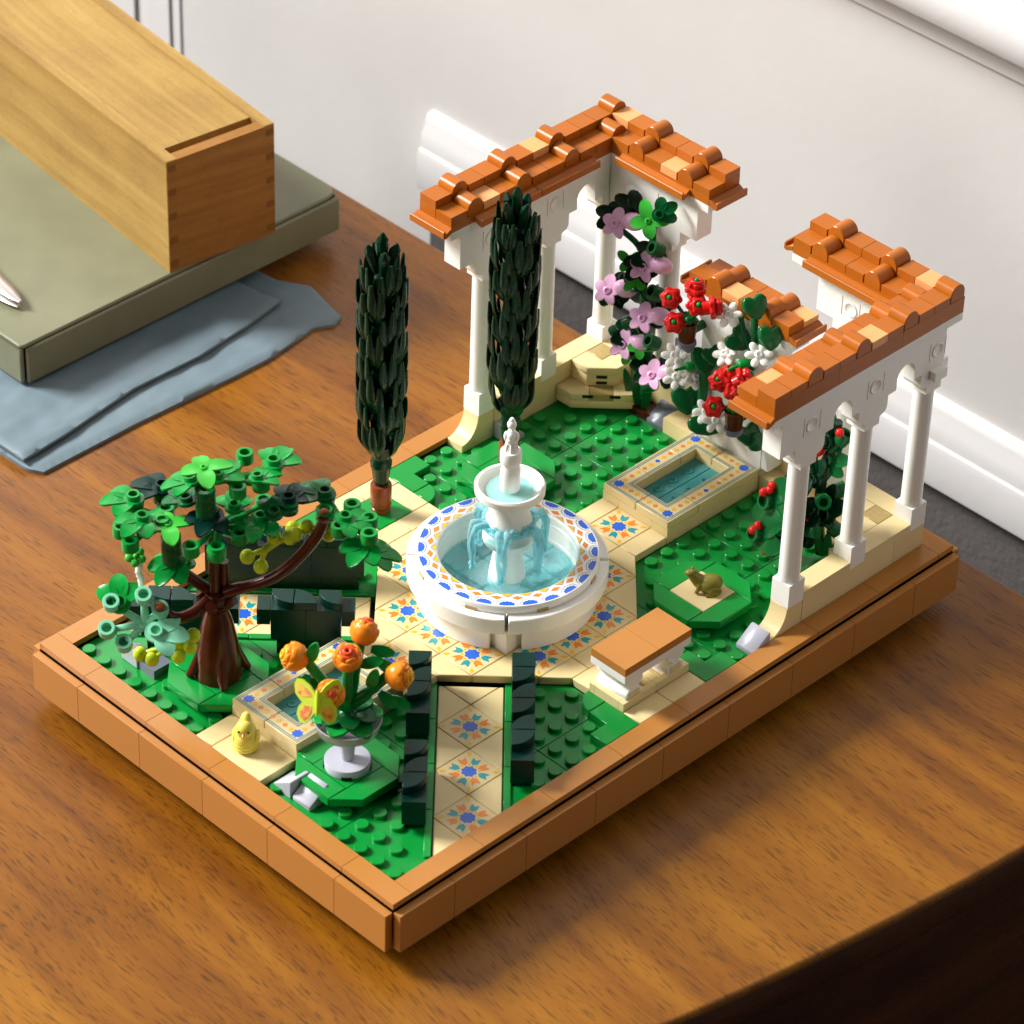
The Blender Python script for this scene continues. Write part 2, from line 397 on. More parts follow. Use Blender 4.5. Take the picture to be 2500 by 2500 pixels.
# printed star (thin ink shapes on a 2 x 2 tile)
def star_print(bm):
    def poly(pts, mi):
        f = bm.faces.new([bm.verts.new((x, y, 0)) for x, y in pts]); f.material_index = mi
    def pol(r, a): return (r*math.cos(a), r*math.sin(a))
    poly([pol(0.36 if k % 2 == 0 else 0.285, PI/8*k + PI/8) for k in range(16)], 0)
    for k in range(8):
        a = PI/8 + k*PI/4; ca, sa = math.cos(a), math.sin(a)
        pts = [(0.4, 0), (0.53, 0.15), (0.6, 0.165), (0.87, 0.175), (0.74, 0.0), (0.87, -0.175), (0.6, -0.165), (0.53, -0.15)]
        q = [(x*ca - y*sa, x*sa + y*ca) for x, y in pts]
        mi = 1 if k % 2 == 0 else 2
        poly([q[0], q[1], q[2], q[3], q[4]], mi); poly([q[0], q[4], q[5], q[6], q[7]], mi)
        b2 = k*PI/4
        poly([pol(0.33, b2), pol(0.46, b2 - 0.17), pol(0.5, b2), pol(0.46, b2 + 0.17)], 3)
    for sx in (-1, 1):
        for sy in (-1, 1):
            cx, cy = sx*0.78, sy*0.78
            poly([(cx - 0.13*sx, cy - 0.13*sy), (cx + 0.07, cy - 0.07) if sx*sy > 0 else (cx + 0.07, cy + 0.07), (cx + 0.13*sx, cy + 0.13*sy), (cx - 0.07, cy + 0.07) if sx*sy > 0 else (cx - 0.07, cy - 0.07)], 3)
def star_me(): return cached('star', ['ink_blue', 'ink_teal', 'ink_orange', 'ink_amber'], star_print)
def tile(poly, z0, z1, mat='cream', name='paving_tile', star=False, rot=0.0, bv=0.03):
    q = inset(poly, 0.012)
    if len(q) < 3 or abs(area2(q)) < 0.03: return None
    t = slab(name, q, z0, z1, mat, tray, bv)
    if star:
        obj('star_print', star_me(), t, (star[0], star[1], z1 + 0.006), (0, 0, rot))
    return t
STARS = [(12, 8), (12, 10), (12, 12), (14, 6), (16, 6), (18, 6), (20, 8), (20, 10), (20, 12), (14, 14), (16, 14), (18, 14)]
for i in range(-4, 5):
    for j in range(-4, 5):
        cx, cy = 16 + 2*i, 10 + 2*j
        q = rect(cx-1, cy-1, cx+1, cy+1)
        for sa in (1, -1):
            for sb in (1, -1): q = clip(q, sa, sb, sa*16 + sb*10 + 8)
        q = clip(clip(clip(clip(q, 1, 0, 22), -1, 0, -10), 0, 1, 16), 0, -1, -4)
        if len(q) >= 3 and abs(area2(q)) > 0.1: tile(q, 0, 0.4, star=(cx, cy) if (cx, cy) in STARS else False)
for x0, x1 in ((8, 10), (22, 24)):
    tile(rect(x0, 9, x1, 11), 0, 0.4, star=((x0+x1)/2, 10))
    tile(rect(x0, 8, x1, 9), 0, 0.4); tile(rect(x0, 11, x1, 12), 0, 0.4)
tile(rect(0, 8, 2, 11), 0, 0.4); tile(rect(0, 11, 2, 12), 0, 0.4)
for x0 in (14, 16):
    tile(rect(x0, 0, x0+2, 1), 0, 0.4); tile(rect(x0, 1, x0+2, 3), 0, 0.4); tile(rect(x0, 3, x0+2, 4), 0, 0.4)
    tile(rect(x0, 19, x0+2, 20), 0, 0.4); tile(rect(x0, 16, x0+2, 17), 0, 0.4)
tile(rect(14, 17, 15, 19), 0, 0.4); tile(rect(17, 17, 18, 19), 0, 0.4)
tile(rect(15, 17, 17, 19), 0, 0.42, 'green', 'lawn_tile')
# the two diagonal paths, one plate lower
def diag_path(flip):
    F = (lambda p: (p[0], 20 - p[1])) if flip else (lambda p: p)
    for i in range(0, 7):
        for j in range(-1, 5):
            q = rect(2*i, 2*j, 2*i+2, 2*j+2)
            q = clip(q, 1, -1, 5.96); q = clip(q, -1, 1, -2.04); q = clip(q, 1, 1, 17.7); q = clip(q, 0, -1, 0)
            if len(q) < 3 or abs(area2(q)) < 0.1: continue
            c_ = (2*i+1, 2*j+1); full = abs(area2(q)) > 3.5
            q = [F(p) for p in q]
            if area2(q) < 0: q = q[::-1]
            tile(q, -0.4, 0.0, star=F(c_) if c_ in ((5, 1), (7, 3), (9, 5)) else False)
diag_path(False); diag_path(True)

# lawns: stud-topped green plates
PATCH = [(22, 4), (22, 16), (3, 6), (3, 14)]
RT2 = math.sqrt(2)
def no_stud(x, y):
    for cx, cy in PATCH:
        if abs(x-cx) < 2 and abs(y-cy) < 2 and abs(x-cx) + abs(y-cy) < 3: return True
    if x > 30.9 or (x > 22 and (y < 1 or y > 19)): return True
    if 30 < x and (4 < y < 8 or 12 < y < 18): return True
    if 2 < x < 8 and 8 < y < 12 or 24 < x < 30 and 8 < y < 12: return True
    for (a, b_, c_, d) in ((12, 0, 14, 1), (13, 1, 14, 3), (18, 0, 20, 1), (18, 1, 19, 2), (18, 19, 20, 20), (18, 17, 19, 19), (12, 19, 14, 20), (13, 17, 14, 19)):
        if a < x < c_ and b_ < y < d: return True
    for yy in (y, 20 - y):
        ac = (x - yy)/RT2
        if 4.2 < ac < 5.5 and yy < 7 and x < 14: return True
        if 0.2 < ac < 1.4 and yy < 8.2 and x < 9.5: return True
    if x + y > 45.4 and y > 15.5: return True
    if x - y > 25.4 and y < 4.5: return True
    for (a, b_) in ROCK_CELLS:
        if a < x < a + 1 and b_ < y < b_ + 1: return True
    return False
ROCK_CELLS = [(21, 0), (0, 5), (0, 6), (1, 5), (1, 6), (1, 16), (1, 17), (1, 18), (30, 14), (30, 15), (23, 18), (24, 18)]
def stud_bm(bm): add_lathe(bm, [(0, 0.0), (0.3, 0.0), (0.3, 0.17), (0.27, 0.2), (0, 0.2)], 20)
def stud_me(mat='green'): return cached('stud', mat, stud_bm)
def lawn(poly, cutsx=(), cutsy=()):
    parts = [poly]
    for c_ in cutsx: parts = [q for p in parts for q in (clip(p, 1, 0, c_), clip(p, -1, 0, -c_)) if len(q) >= 3 and abs(area2(q)) > 0.2]
    for c_ in cutsy: parts = [q for p in parts for q in (clip(p, 0, 1, c_), clip(p, 0, -1, -c_)) if len(q) >= 3 and abs(area2(q)) > 0.2]
    for q in parts:
        t = slab('lawn_plate', inset(q, 0.01), -0.4, 0.0, 'green', tray, 0.02)
        xs = [p[0] for p in q]; ys = [p[1] for p in q]
        for i in range(int(min(xs)), int(max(xs)) + 1):
            for j in range(int(min(ys)), int(max(ys)) + 1):
                x, y = i + 0.5, j + 0.5
                if inside(q, x, y, 0.3) and not no_stud(x, y):
                    obj('stud', stud_me(), t, (x, y, -0.002))
lawn([(6, 0), (14, 0), (14, 4), (12, 6)], (10,), (2,))
lawn([(0, 0), (2, 0), (10, 8), (0, 8)], (6,), (4,))
lawn([(0, 12), (10, 12), (2, 20), (0, 20)], (6,), (16,))
lawn([(12, 14), (14, 16), (14, 20), (6, 20)], (10,), (18,))
lawn([(18, 0), (32, 0), (32, 8), (22, 8), (18, 4)], (20, 26), (4,))
lawn([(22, 12), (32, 12), (32, 20), (18, 20), (18, 16)], (20, 26), (16,))
# smooth green tiles
for fl in (0, 1):
    Fy = (lambda p: [(x, 20 - y) for x, y in p][::-1]) if fl else (lambda p: p)
    for L_ in ([(12, 0), (14, 0), (14, 2), (13, 2), (13, 1), (12, 1)], [(18, 0), (20, 0), (20, 1), (19, 1), (19, 2), (18, 2)]):
        q = Fy(L_); cx, cy = sum(p[0] for p in q)/6, sum(p[1] for p in q)/6
        q = [(p[0] - 0.012*math.copysign(1, p[0]-cx), p[1] - 0.012*math.copysign(1, p[1]-cy)) for p in q]
        slab('lawn_tile', q, 0.0, 0.4, 'green', tray, 0.03)
    for sx in (13, 18):
        if sx == 13: q = [(13.99, 2.01)] + [(13.99, 2.99)] + [(13.99 - 0.97*math.sin(a), 2.02 + 0.97*math.cos(a)) for a in [k*PI/12 for k in range(1, 7)]]
        else: q = [(18.01, 2.01)] + [(18.01 + 0.97*math.cos(a), 2.02 + 0.97*math.sin(a)) for a in [k*PI/12 for k in range(0, 7)]]
        slab('lawn_tile', Fy(q), 0.0, 0.4, 'green', tray, 0.03)
# green kerbs along the lower paths
def kerb(along0, along1, across, flip):
    n = 0
    a = along0
    while a < along1 - 0.01:
        b_ = min(a + 2.83, along1)
        pts = [((u + v)/RT2, (u - v)/RT2) for u, v in ((a+.01, across - 0.16), (b_-.01, across - 0.16), (b_-.01, across + 0.16), (a+.01, across + 0.16))]
        if flip: pts = [(x, 20 - y) for x, y in pts]
        if area2(pts) < 0: pts = pts[::-1]
        slab('path_kerb', pts, -0.36, 0.1, 'green', tray, 0.03); a = b_
for fl in (False, True):
    kerb(1.75, 12.5, 2/RT2 - 0.17, fl); kerb(4.5, 12.4, 6/RT2 + 0.17, fl)
# octagonal lawn patches
OCT = [(-2, -1), (-1, -2), (1, -2), (2, -1), (2, 1), (1, 2), (-1, 2), (-2, 1)]
for n, (cx, cy) in enumerate(PATCH):
    for q in ([(-1, -1), (-1, 1), (-1, 2), (-2, 1), (-2, -1)], [(-1, 1), (1, 1), (2, 1), (1, 2), (-1, 2)], [(1, 1), (1, -1), (1, -2), (2, -1), (2, 1)], [(1, -1), (-1, -1), (-2, -1), (-1, -2), (1, -2)]):
        q = q[::-1] if area2(q) < 0 else q
        slab('octagon_tile', inset([(cx+a, cy+b_) for a, b_ in q], 0.012), 0.4, 0.8, 'green', tray, 0.03)
    brick('octagon_base', cx-1.4, cy-1.4, 0, cx+1.4, cy+1.4, 0.4, 'dark_green', tray, 0)
    brick('octagon_centre', cx-1, cy-1, 0.42, cx+1, cy+1, 0.8, 'cream' if n == 0 else 'green', tray, 0.03)

# ------------------------------------------------------------------ reflecting pools
def pool_print(bm):
    def poly(pts, mi):
        f = bm.faces.new([bm.verts.new((x, y, 0)) for x, y in pts]); f.material_index = mi
    def frame(d, wd):
        a, b_ = 3 - d, 2 - d
        for (x0, y0, x1, y1) in ((-a, -b_, a, -b_+wd), (-a, b_-wd, a, b_), (-a, -b_+wd, -a+wd, b_-wd), (a-wd, -b_+wd, a, b_-wd)): poly(rect(x0, y0, x1, y1), 0)
    for d in (0.1, 0.19, 0.8, 0.89): frame(d, 0.045)
    def dia(x, y, mi, r=0.135): poly([(x-r, y), (x, y-r), (x+r, y), (x, y+r)], mi)
    nx, ny = 12, 7
    for sy in (-1.5, 1.5):
        for k in range(1, nx):
            x = -2.5 + 5*k/nx; dia(x, sy, 3 if k == nx//2 else (1 if k % 2 else 2))
    for sx in (-2.5, 2.5):
        for k in range(1, ny+1):
            y = -1.5 + 3*k/(ny+1); dia(sx, y, 1 if k % 2 else 2)
    for sx in (-2.5, 2.5):
        for sy in (-1.5, 1.5):
            poly([(sx + (0.27 if k % 2 else 0.2)*math.cos(PI/8*k), sy + (0.27 if k % 2 else 0.2)*math.sin(PI/8*k)) for k in range(16)], 3)
def pool(cx, label):
    t = thing('reflecting_pool', label, 'pool', (cx, 10, 0.0))
    cy = 10
    for (x0, y0, x1, y1) in ((-3, -2, 0, -1), (0, -2, 3, -1), (-3, 1, 0, 2), (0, 1, 3, 2), (-3, -1, -2, 1), (2, -1, 3, 1)):
        brick('frame_brick', cx+x0, cy+y0, 0.005, cx+x1, cy+y1, 0.8, 'cream', t)
    for sx in (-1, 1):
        for sy in (-1, 1):
            q = [(3, 2), (1, 2), (1, 1), (2, 1), (2, 0), (3, 0)]
            q = [((a - 0.012*(1 if a > 1.5 else -1 if a == 1 else 1))*sx, (b_ - 0.012*(1 if b_ > 0.5 else -1))*sy) for a, b_ in q]
            if area2(q) < 0: q = q[::-1]
            slab('frame_tile', [(cx+a, cy+b_) for a, b_ in q], 0.8, 1.2, 'cream', t, 0.03)
    for sy in (-1.5, 1.5): brick('frame_tile', cx-1, cy+sy-0.5, 0.8, cx+1, cy+sy+0.5, 1.2, 'cream', t, 0.03, 0.012)
    obj('frame_print', cached('pprint', ['ink_line', 'ink_amber', 'ink_orange', 'ink_blue'], pool_print), t, (cx, cy, 1.206))
    bed = brick('pool_bed', cx-2, cy-1, 0.005, cx+2, cy+1, 0.15, 'pale_green_sheen', t, 0, 0.01)
    for i in range(4):
        for j in range(2): obj('stud', stud_me('pale_grey'), bed, (cx - 1.5 + i, cy - 0.5 + j, 0.149))
    for j in range(2):
        wt = brick('water_tile', cx-1.98, cy-1+j, 0.38, cx+1.98, cy+j, 0.66, 'clear_teal', t, 0.06, 0.03)
        for i in range(3): obj('ripple', cached('ripple', 'clear_teal', lambda bm: add_torus(bm, 0.16, 0.05, 0, 14, 6)), wt, (cx - 1 + i, cy - 0.5 + j, 0.68))
pool(27, 'printed cream pool with teal water between the white wall and the fountain')
pool(5, 'printed cream pool with teal water beside the yellow chick')

# ------------------------------------------------------------------ fountain
fx, fy = 16, 10
ft = thing('fountain', 'white tiered fountain with patterned ring basin and blue water jets', 'fountain', (fx, fy, 0.4))
def arc_band(bm, r0, r1, a0, a1, z0, z1, n=14):
    pts = [(r1*math.cos(a0 + (a1-a0)*k/n), r1*math.sin(a0 + (a1-a0)*k/n)) for k in range(n+1)] + [(r0*math.cos(a1 - (a1-a0)*k/n), r0*math.sin(a1 - (a1-a0)*k/n)) for k in range(n+1)]
    add_prism(bm, pts, z0, z1); bmesh.ops.recalc_face_normals(bm, faces=bm.faces); bev(bm, 0.04)
for k in range(4):                            # quarter-round bricks; gaps point to the tile diagonals
    a = PI/4 + k*PI/2
    obj('lower_brick', cached(('lowb', k), 'white', lambda bm: arc_band(bm, 3.0, 3.98, a + 0.175, a + PI/2 - 0.175, 0, 1.2)), ft, (fx, fy, 0.405))
    obj('rim_brick', cached(('rimb', k), 'white', lambda bm: arc_band(bm, 3.35, 4.38, a + 0.018, a + PI/2 - 0.018, 0, 0.8)), ft, (fx, fy, 1.605))
    cx, cy = fx + 2.46*RT2*math.cos(a), fy + 2.46*RT2*math.sin(a)
    brick('corner_brick', cx-0.5, cy-0.5, 0.405, cx+0.5, cy+0.5, 1.6, 'white', ft)
    # inner wall wedges
    obj('inner_curve', cached(('inner', k), 'white', lambda bm: arc_band(bm, 3.02, 3.33, a + 0.01, a + PI/2 - 0.01, 0, 1.98)), ft, (fx, fy, 0.41))
def ring_bm(bm):
    add_lathe(bm, [(3.08, 0.0), (3.9, 0.0), (3.98, 0.05), (3.98, 0.32), (3.92, 0.4), (3.1, 0.4), (3.02, 0.34), (3.02, 0.04), (3.08, 0.0)], 72)
ringo = obj('ring_tile', cached('ring', 'white', ring_bm), ft, (fx, fy, 2.405))
for k in range(8):                            # the small notches under the ring
    a = PI/8 + k*PI/4
    obj('notch', box_mesh(0.14, 0.5, 0.16, 'dark_tan', 0.0), ringo, (fx + 3.94*math.cos(a), fy + 3.94*math.sin(a), 2.41), (0, 0, a))
def ring_print(bm):
    def poly(pts, mi):
        f = bm.faces.new([bm.verts.new((x, y, 0)) for x, y in pts]); f.material_index = mi
    N = 24; st = 2*PI/N
    def P(r, a): return (r*math.cos(a), r*math.sin(a))
    for k in range(N):
        a = k*st
        if True:
            poly([P(3.86, a - 0.36*st), P(3.87, a), P(3.86, a + 0.36*st), P(3.74, a + 0.30*st), P(3.70, a + 0.36*st), P(3.66, a + 0.22*st), P(3.6, a + 0.2*st), P(3.61, a + 0.08*st), P(3.56, a), P(3.61, a - 0.08*st), P(3.6, a - 0.2*st), P(3.66, a - 0.22*st), P(3.70, a - 0.36*st), P(3.74, a - 0.30*st)], 0)
            # thin outline below the blue shape
            zz = [(3.86, 0.44), (3.72, 0.42), (3.62, 0.36), (3.55, 0.24), (3.53, 0.12), (3.49, 0)]
            for sg in (1, -1):
                for (r1_, d1), (r2_, d2) in zip(zz, zz[1:]):
                    poly([P(r1_, a + sg*d1*st), P(r2_, a + sg*d2*st), P(r2_ - 0.02, a + sg*(d2 + 0.01)*st), P(r1_ - 0.02, a + sg*(d1 + 0.02)*st)], 3)
        b2 = a + st/2
        poly([P(3.5, b2), P(3.36, b2 - 0.3*st), P(3.23, b2), P(3.36, b2 + 0.3*st)], 1)
        poly([P(3.30, a - 0.02*st), P(3.11, a - 0.32*st), P(3.11, a + 0.32*st)], 2)
        for sg in (1, -1):
            poly([P(3.31, a), P(3.09, a + sg*0.42*st), P(3.09, a + sg*0.45*st), P(3.33, a + sg*0.01*st)], 3)
obj('ring_print', cached('rprint', ['ink_blue', 'ink_orange', 'ink_amber', 'ink_navy'], ring_print), ringo, (fx, fy, 2.812))
basin = obj('basin_floor', lathe_mesh([(0, 0), (3.05, 0), (3.05, 0.12), (0, 0.12)], 'white', 32), ft, (fx, fy, 0.406))
for i in range(6):
    for j in range(6):
        x, y = i - 2.5, j - 2.5
        if 1.0 < math.hypot(x, y) < 2.7: obj('stud', stud_me('white'), basin, (fx + x, fy + y, 0.52))
circ = [(fx + 2.98*math.cos(k*PI/18), fy + 2.98*math.sin(k*PI/18)) for k in range(36)]
for i in range(-2, 2):
    for j in range(-2, 2):
        q = list(circ)
        for (na, nb, nc) in ((1, 0, fx + 1.5*(i+1)), (-1, 0, -(fx + 1.5*i)), (0, 1, fy + 1.5*(j+1)), (0, -1, -(fy + 1.5*j))): q = clip(q, na, nb, nc)
        if len(q) >= 3 and abs(area2(q)) > 0.1: slab('water_tile', inset(q, 0.025), 1.2, 1.5, 'clear_tile', ft, 0.06)
obj('pedestal', lathe_mesh([(0, 0), (0.95, 0), (0.95, 0.25), (0.9, 0.3), (0.62, 2.35), (0.62, 2.6), (1.08, 2.85), (1.12, 2.95), (1.12, 3.12), (1.0, 3.2), (0.6, 3.2), (0, 3.2)], 'white', 40), ft, (fx, fy, 0.53))
obj('drum', lathe_mesh([(0, 0), (0.98, 0), (1.0, 0.05), (1.0, 0.22), (0.9, 0.4), (0.86, 0.85), (0.8, 1.15), (0, 1.15)], 'white', 40), ft, (fx, fy, 4.35))
obj('saucer', lathe_mesh([(0, 0), (0.5, 0), (0.9, 0.12), (1.42, 0.42), (1.52, 0.5), (1.53, 0.78), (1.46, 0.86), (1.36, 0.84), (1.3, 0.6), (1.1, 0.46), (0, 0.42)], 'white', 48), ft, (fx, fy, 5.5))
obj('saucer_water', lathe_mesh([(0, 0), (0.98, 0.0), (1.04, 0.05), (1.0, 0.12), (0, 0.14)], 'clear_pale', 40), ft, (fx, fy, 5.97))
def water_splash(bm):
    add_torus(bm, 0.98, 0.2, 0.0, 28, 8)
    rnd = random.Random(3)
    for k in range(6):
        a = 0.62 + k*PI/3; ca, sa = math.cos(a), math.sin(a)
        for off in (-0.13, 0.13):
            pts = []; rad = []
            for i, (r, z) in enumerate([(0.95, 0.0), (1.25, 0.22), (1.52, 0.2), (1.68, -0.15), (1.7, -0.6), (1.66, -1.0), (1.68, -1.4), (1.62, -1.7 - 0.3*rnd.random())]):
                wgl = off*(1.4 - 0.1*i) + 0.05*math.sin(i*1.9 + k + off*9)
                pts.append((r*ca - wgl*sa, r*sa + wgl*ca, z)); rad.append(0.19 - 0.012*i + 0.035*math.sin(i*2.3 + k*1.7))
            rad[-1] = 0.1
            add_tube(bm, pts, rad, 8)
            add_ball(bm, pts[-1], 0.17, 8)
        for _ in range(5):
            b2 = a + rnd.uniform(-0.5, 0.5); add_ball(bm, (1.05*math.cos(b2), 1.05*math.sin(b2), 0.1 + 0.15*rnd.random()), 0.1 + 0.07*rnd.random(), 8)
obj('water_jets', cached('splash', 'clear_blue', water_splash, 60), ft, (fx, fy, 4.25))
obj('finial_base', lathe_mesh([(0, 0), (0.38, 0), (0.44, 0.15), (0.46, 0.6), (0.42, 1.15), (0.34, 1.45), (0.45, 1.5), (0.47, 1.6), (0.47, 2.05), (0.42, 2.12), (0, 2.12)], 'white', 28), ft, (fx, fy, 6.0))
def statuette(bm):
    add_tube(bm, [(0, 0, 0), (0, 0, 0.35), (0.02, 0, 0.75), (0, 0, 1.05)], [0.3, 0.22, 0.25, 0.16], 12)
    add_ball(bm, (0.0, 0, 0.78), (0.3, 0.24, 0.3), 12)
    add_ball(bm, (0, 0, 1.32), (0.21, 0.21, 0.24), 14)
    add_lathe(bm, [(0, 1.5), (0.1, 1.5), (0.12, 1.58), (0.06, 1.66), (0, 1.67)], 12)
    for s_ in (-1, 1): add_ball(bm, (-0.04, s_*0.22, 0.72), (0.14, 0.12, 0.26), 10)
    add_ball(bm, (-0.2, 0.05, 0.6), (0.13, 0.16, 0.14), 10)
    for k in range(8):
        a = k*PI/4; add_tube(bm, [(0.27*math.cos(a), 0.27*math.sin(a), 0), (0.21*math.cos(a), 0.21*math.sin(a), 0.4)], 0.05, 6)
obj('statuette', cached('statuette', 'white', statuette, 60), ft, (fx, fy, 8.12), (0, 0, 0.7))
# ------------------------------------------------------------------ roof tiles shared by the colonnades and the garden wall
def half_round(bm):                            # 1 x 1 curved cap tile, ridge along local y
    prof = [(-0.46, 0), (0.46, 0), (0.46, 0.2)] + [(0.46*math.cos(a), 0.3 + 0.48*math.sin(a)) for a in [k*PI/10 for k in range(0, 11)]] + [(-0.46, 0.2)]
    add_prism(bm, prof, -0.485, 0.485, 0, 'xz'); bmesh.ops.recalc_face_normals(bm, faces=bm.faces); bev(bm, 0.03, 1, ang=60)
def roof_piece(kind, x, y, z, parent, axis):
    if kind == 'B': return obj('ridge_cap', cached('cap', 'terracotta', half_round, 30), parent, (x + 0.5, y + 0.5, z), (0, 0, 0 if axis == 'y' else PI/2))
    return brick('roof_tile', x, y, z, x+1, y+1, z+0.4, 'peach' if kind == 'P' else 'terracotta', parent, 0.045, 0.015)
def gutter_bm(L):
    def bld(bm):                               # channel profile in (y, z); lip on the -y side
        prof = [(0.06, 0.05), (0.06, 0.3), (0.0, 0.3), (-0.32, 0.12), (-0.34, 0.3), (-0.46, 0.3), (-0.46, -0.06), (-0.3, -0.1)]
        add_prism(bm, [(a, b_) for a, b_ in prof], -L/2, L/2, 0, 'yz'); bmesh.ops.recalc_face_normals(bm, faces=bm.faces); bev(bm, 0.02, 1, ang=30)
    return bld
def gutter(parent, cx, cy, z, L, rz):
    n = max(1, round(L/4)); d = Vector((math.cos(rz), math.sin(rz), 0))
    for k in range(n):
        l = L/n; off = (k + 0.5)*l - L/2
        obj('gutter', cached(('gutter', round(l, 3)), 'terracotta', gutter_bm(l - 0.02), 30), parent, (cx + d.x*off, cy + d.y*off, z), (0, 0, rz))

# ------------------------------------------------------------------ colonnades
def arch_profile(lo, cols, hi, left_open, right_open):
    """outline in (x, z) of the white arcade wall standing on columns whose centres are cols"""
    zb, zt = 9.0, 12.0
    pts = []
    def half(c, s, inner):                     # from column centre outward on side s
        p = [(c + s*0.48, zb), (c + s*0.48, zb + 0.38), (c + s*0.62, zb + 0.42)]
        p += [(c + s*(0.62 + 0.3*math.sin(a)), zb + 0.75 - 0.33*math.cos(a)) for a in (0.4, 0.8, 1.2, PI/2)]
        p += [(c + s*0.92, zb + 1.25), (c + s*1.42, zb + 1.25), (c + s*1.42, zb + 1.7)]
        if inner: p += [(c + s*(2.0 - 0.58*math.cos(a)), zb + 1.75 + 0.58*math.sin(a)) for a in (0.2, 0.5, 0.8, 1.1, 1.35, PI/2)]
        return p
    for i, c_ in enumerate(cols):
        if i == 0:
            if left_open: pts += [(lo, zt), (lo, zb + 1.25)] + half(c_, -1, False)[:8][::-1]
            else: pts += [(lo, zt), (lo, zb)]
        else: pts += half(c_, -1, True)[:-1][::-1]
        if i == len(cols) - 1:
            if right_open: pts += half(c_, 1, False)[:8] + [(hi, zb + 1.25), (hi, zt)]
            else: pts += [(hi, zb), (hi, zt)]
        else: pts += half(c_, 1, True)
    return pts
def wall_panel(parent, poly, plane, lo, hi, mat='white'):
    def bld(bm): add_prism(bm, poly, lo, hi, 0, plane); bmesh.ops.recalc_face_normals(bm, faces=bm.faces)
    return obj('arcade_wall', cached(('arc', tuple(poly), plane, lo, hi), mat, bld, 30), parent, (0, 0, 0))
def roundel_bm(bm):
    add_lathe(bm, [(0, 0), (0.24, 0), (0.27, 0.02), (0.3, 0.035), (0.34, 0.035), (0.36, 0.0)], 24)
def column(parent, x, y, h_top=9.0, z0=1.6):
    p = brick('column_base', x-0.5, y-0.5, z0, x+0.5, y+0.5, 2.8, 'white', parent)
    prof = [(0, 0), (0.49, 0), (0.49, 0.1), (0.475, 0.2), (0.47, 0.3), (0.455, h_top - 3.0), (0.46, h_top - 2.9), (0.46, h_top - 2.8), (0, h_top - 2.8)]
    obj('column_shaft', lathe_mesh(prof, 'white', 32), parent, (x, y, 2.8))
def colonnade(side):
    right = side == 'R'
    y0 = 0.0 if right else 19.0                # wall row
    t = thing('colonnade', 'white columned arcade with terracotta roof ' + ('rising beside the leafy red-berry shrub' if right else 'rising behind the two dark cypress trees'), 'colonnade', (28, y0 + 0.5, 0), 'arcades at the garden corners')
    yc = y0 + 0.5
    # low cream wall along x, with curved foot
    foot = [(22, 0.005), (23.99, 0.005), (23.99, 1.6), (23.0, 1.6)] + [(22.0 + math.cos(a), 1.6 - 1.2*math.sin(a)) for a in [k*PI/20 for k in range(1, 10)]] + [(22.0, 0.4)]
    obj('curved_foot', prism_mesh(foot, y0 + 0.01, y0 + 0.99, 'cream', 0.025, 'xz'), t, (0, 0, 0))
    brick('wall_brick', 24, y0, 0.005, 30, y0+1, 1.6, 'cream', t); brick('wall_brick', 30, y0, 0.005, 32, y0+1, 1.6, 'cream', t)
    brick('coping_tile', 24, y0, 1.6, 27, y0+1, 2.0, 'cream', t); brick('coping_tile', 28, y0, 1.6, 31, y0+1, 2.0, 'cream', t)
    for x in (23.5, 27.5, 31.5): column(t, x, yc)
    # arm along y
    if right: ya, yb, ym = 1, 8, 4.5
    else: ya, yb, ym = 13, 19, 15.5
    brick('wall_brick', 31, ya, 0.005, 32, (ya+yb)/2, 1.6, 'cream', t); brick('wall_brick', 31, (ya+yb)/2, 0.005, 32, yb, 1.6, 'cream', t)
    if right: brick('coping_tile', 31, 1, 1.6, 32, 4, 2.0, 'cream', t); brick('coping_tile', 31, 5, 1.6, 32, 8, 2.0, 'cream', t)
    else: brick('coping_tile', 31, 16, 1.6, 32, 19, 2.0, 'cream', t); brick('coping_tile', 31, 13, 1.6, 32, 15, 2.0, 'cream', t)
    column(t, 31.5, ym)
    # arcade walls
    poly = arch_profile(21.6, [23.5, 27.5, 31.5], 32.0, True, False)
    wall_panel(t, poly, 'xz', y0 + 0.005, y0 + 0.995)
    if right:
        poly = arch_profile(1.0, [0.5, 4.5], 6.4, False, True); poly[0] = (1.0, 12.0); poly[1] = (1.0, 9.0 + 1.25)
        poly = [p for p in poly if p[0] >= 1.0]
        wall_panel(t, poly, 'yz', 31.01, 31.99)
    else:
        poly = arch_profile(13.6, [15.5, 19.5], 19.0, True, False)
        poly = [(min(a, 19.0), b_) for a, b_ in poly if a <= 19.0 or b_ >= 11.9]
        wall_panel(t, poly, 'yz', 31.01, 31.99)
    brick('corner_capital', 31.05, y0 + 0.1, 9.75, 32.45, y0 + 0.9, 10.3, 'white', t)
    brick('corner_capital', 31.1, y0 - 0.35 if right else y0 + 0.5, 9.77, 31.9, y0 + 0.5 if right else y0 + 1.35, 10.25, 'white', t)
    # roundels on the visible faces
    for x in (23.5, 27.5, 31.5):
        rz = obj('roundel', cached('roundel', 'white', roundel_bm), t, (x, y0 if right else y0 + 0.0, 11.15), (PI/2, 0, 0))
        for dx in (-0.5, 0.5):
            obj('joint', box_mesh(0.018, 0.01, 0.95, 'dark_tan', 0), t, (x + dx, y0 - 0.001 if right else y0 - 0.001, 10.7))
    for y in ((4.5,) if right else (15.5,)):
        obj('roundel', cached('roundel', 'white', roundel_bm), t, (31.0, y, 11.15), (0, -PI/2, 0))
        for dy in (-0.5, 0.5): obj('joint', box_mesh(0.01, 0.018, 0.95, 'dark_tan', 0), t, (31.0, y + dy, 10.7))
    # beam and roof
    yr = y0                                     # two rows of tiles: [yr, yr+2]
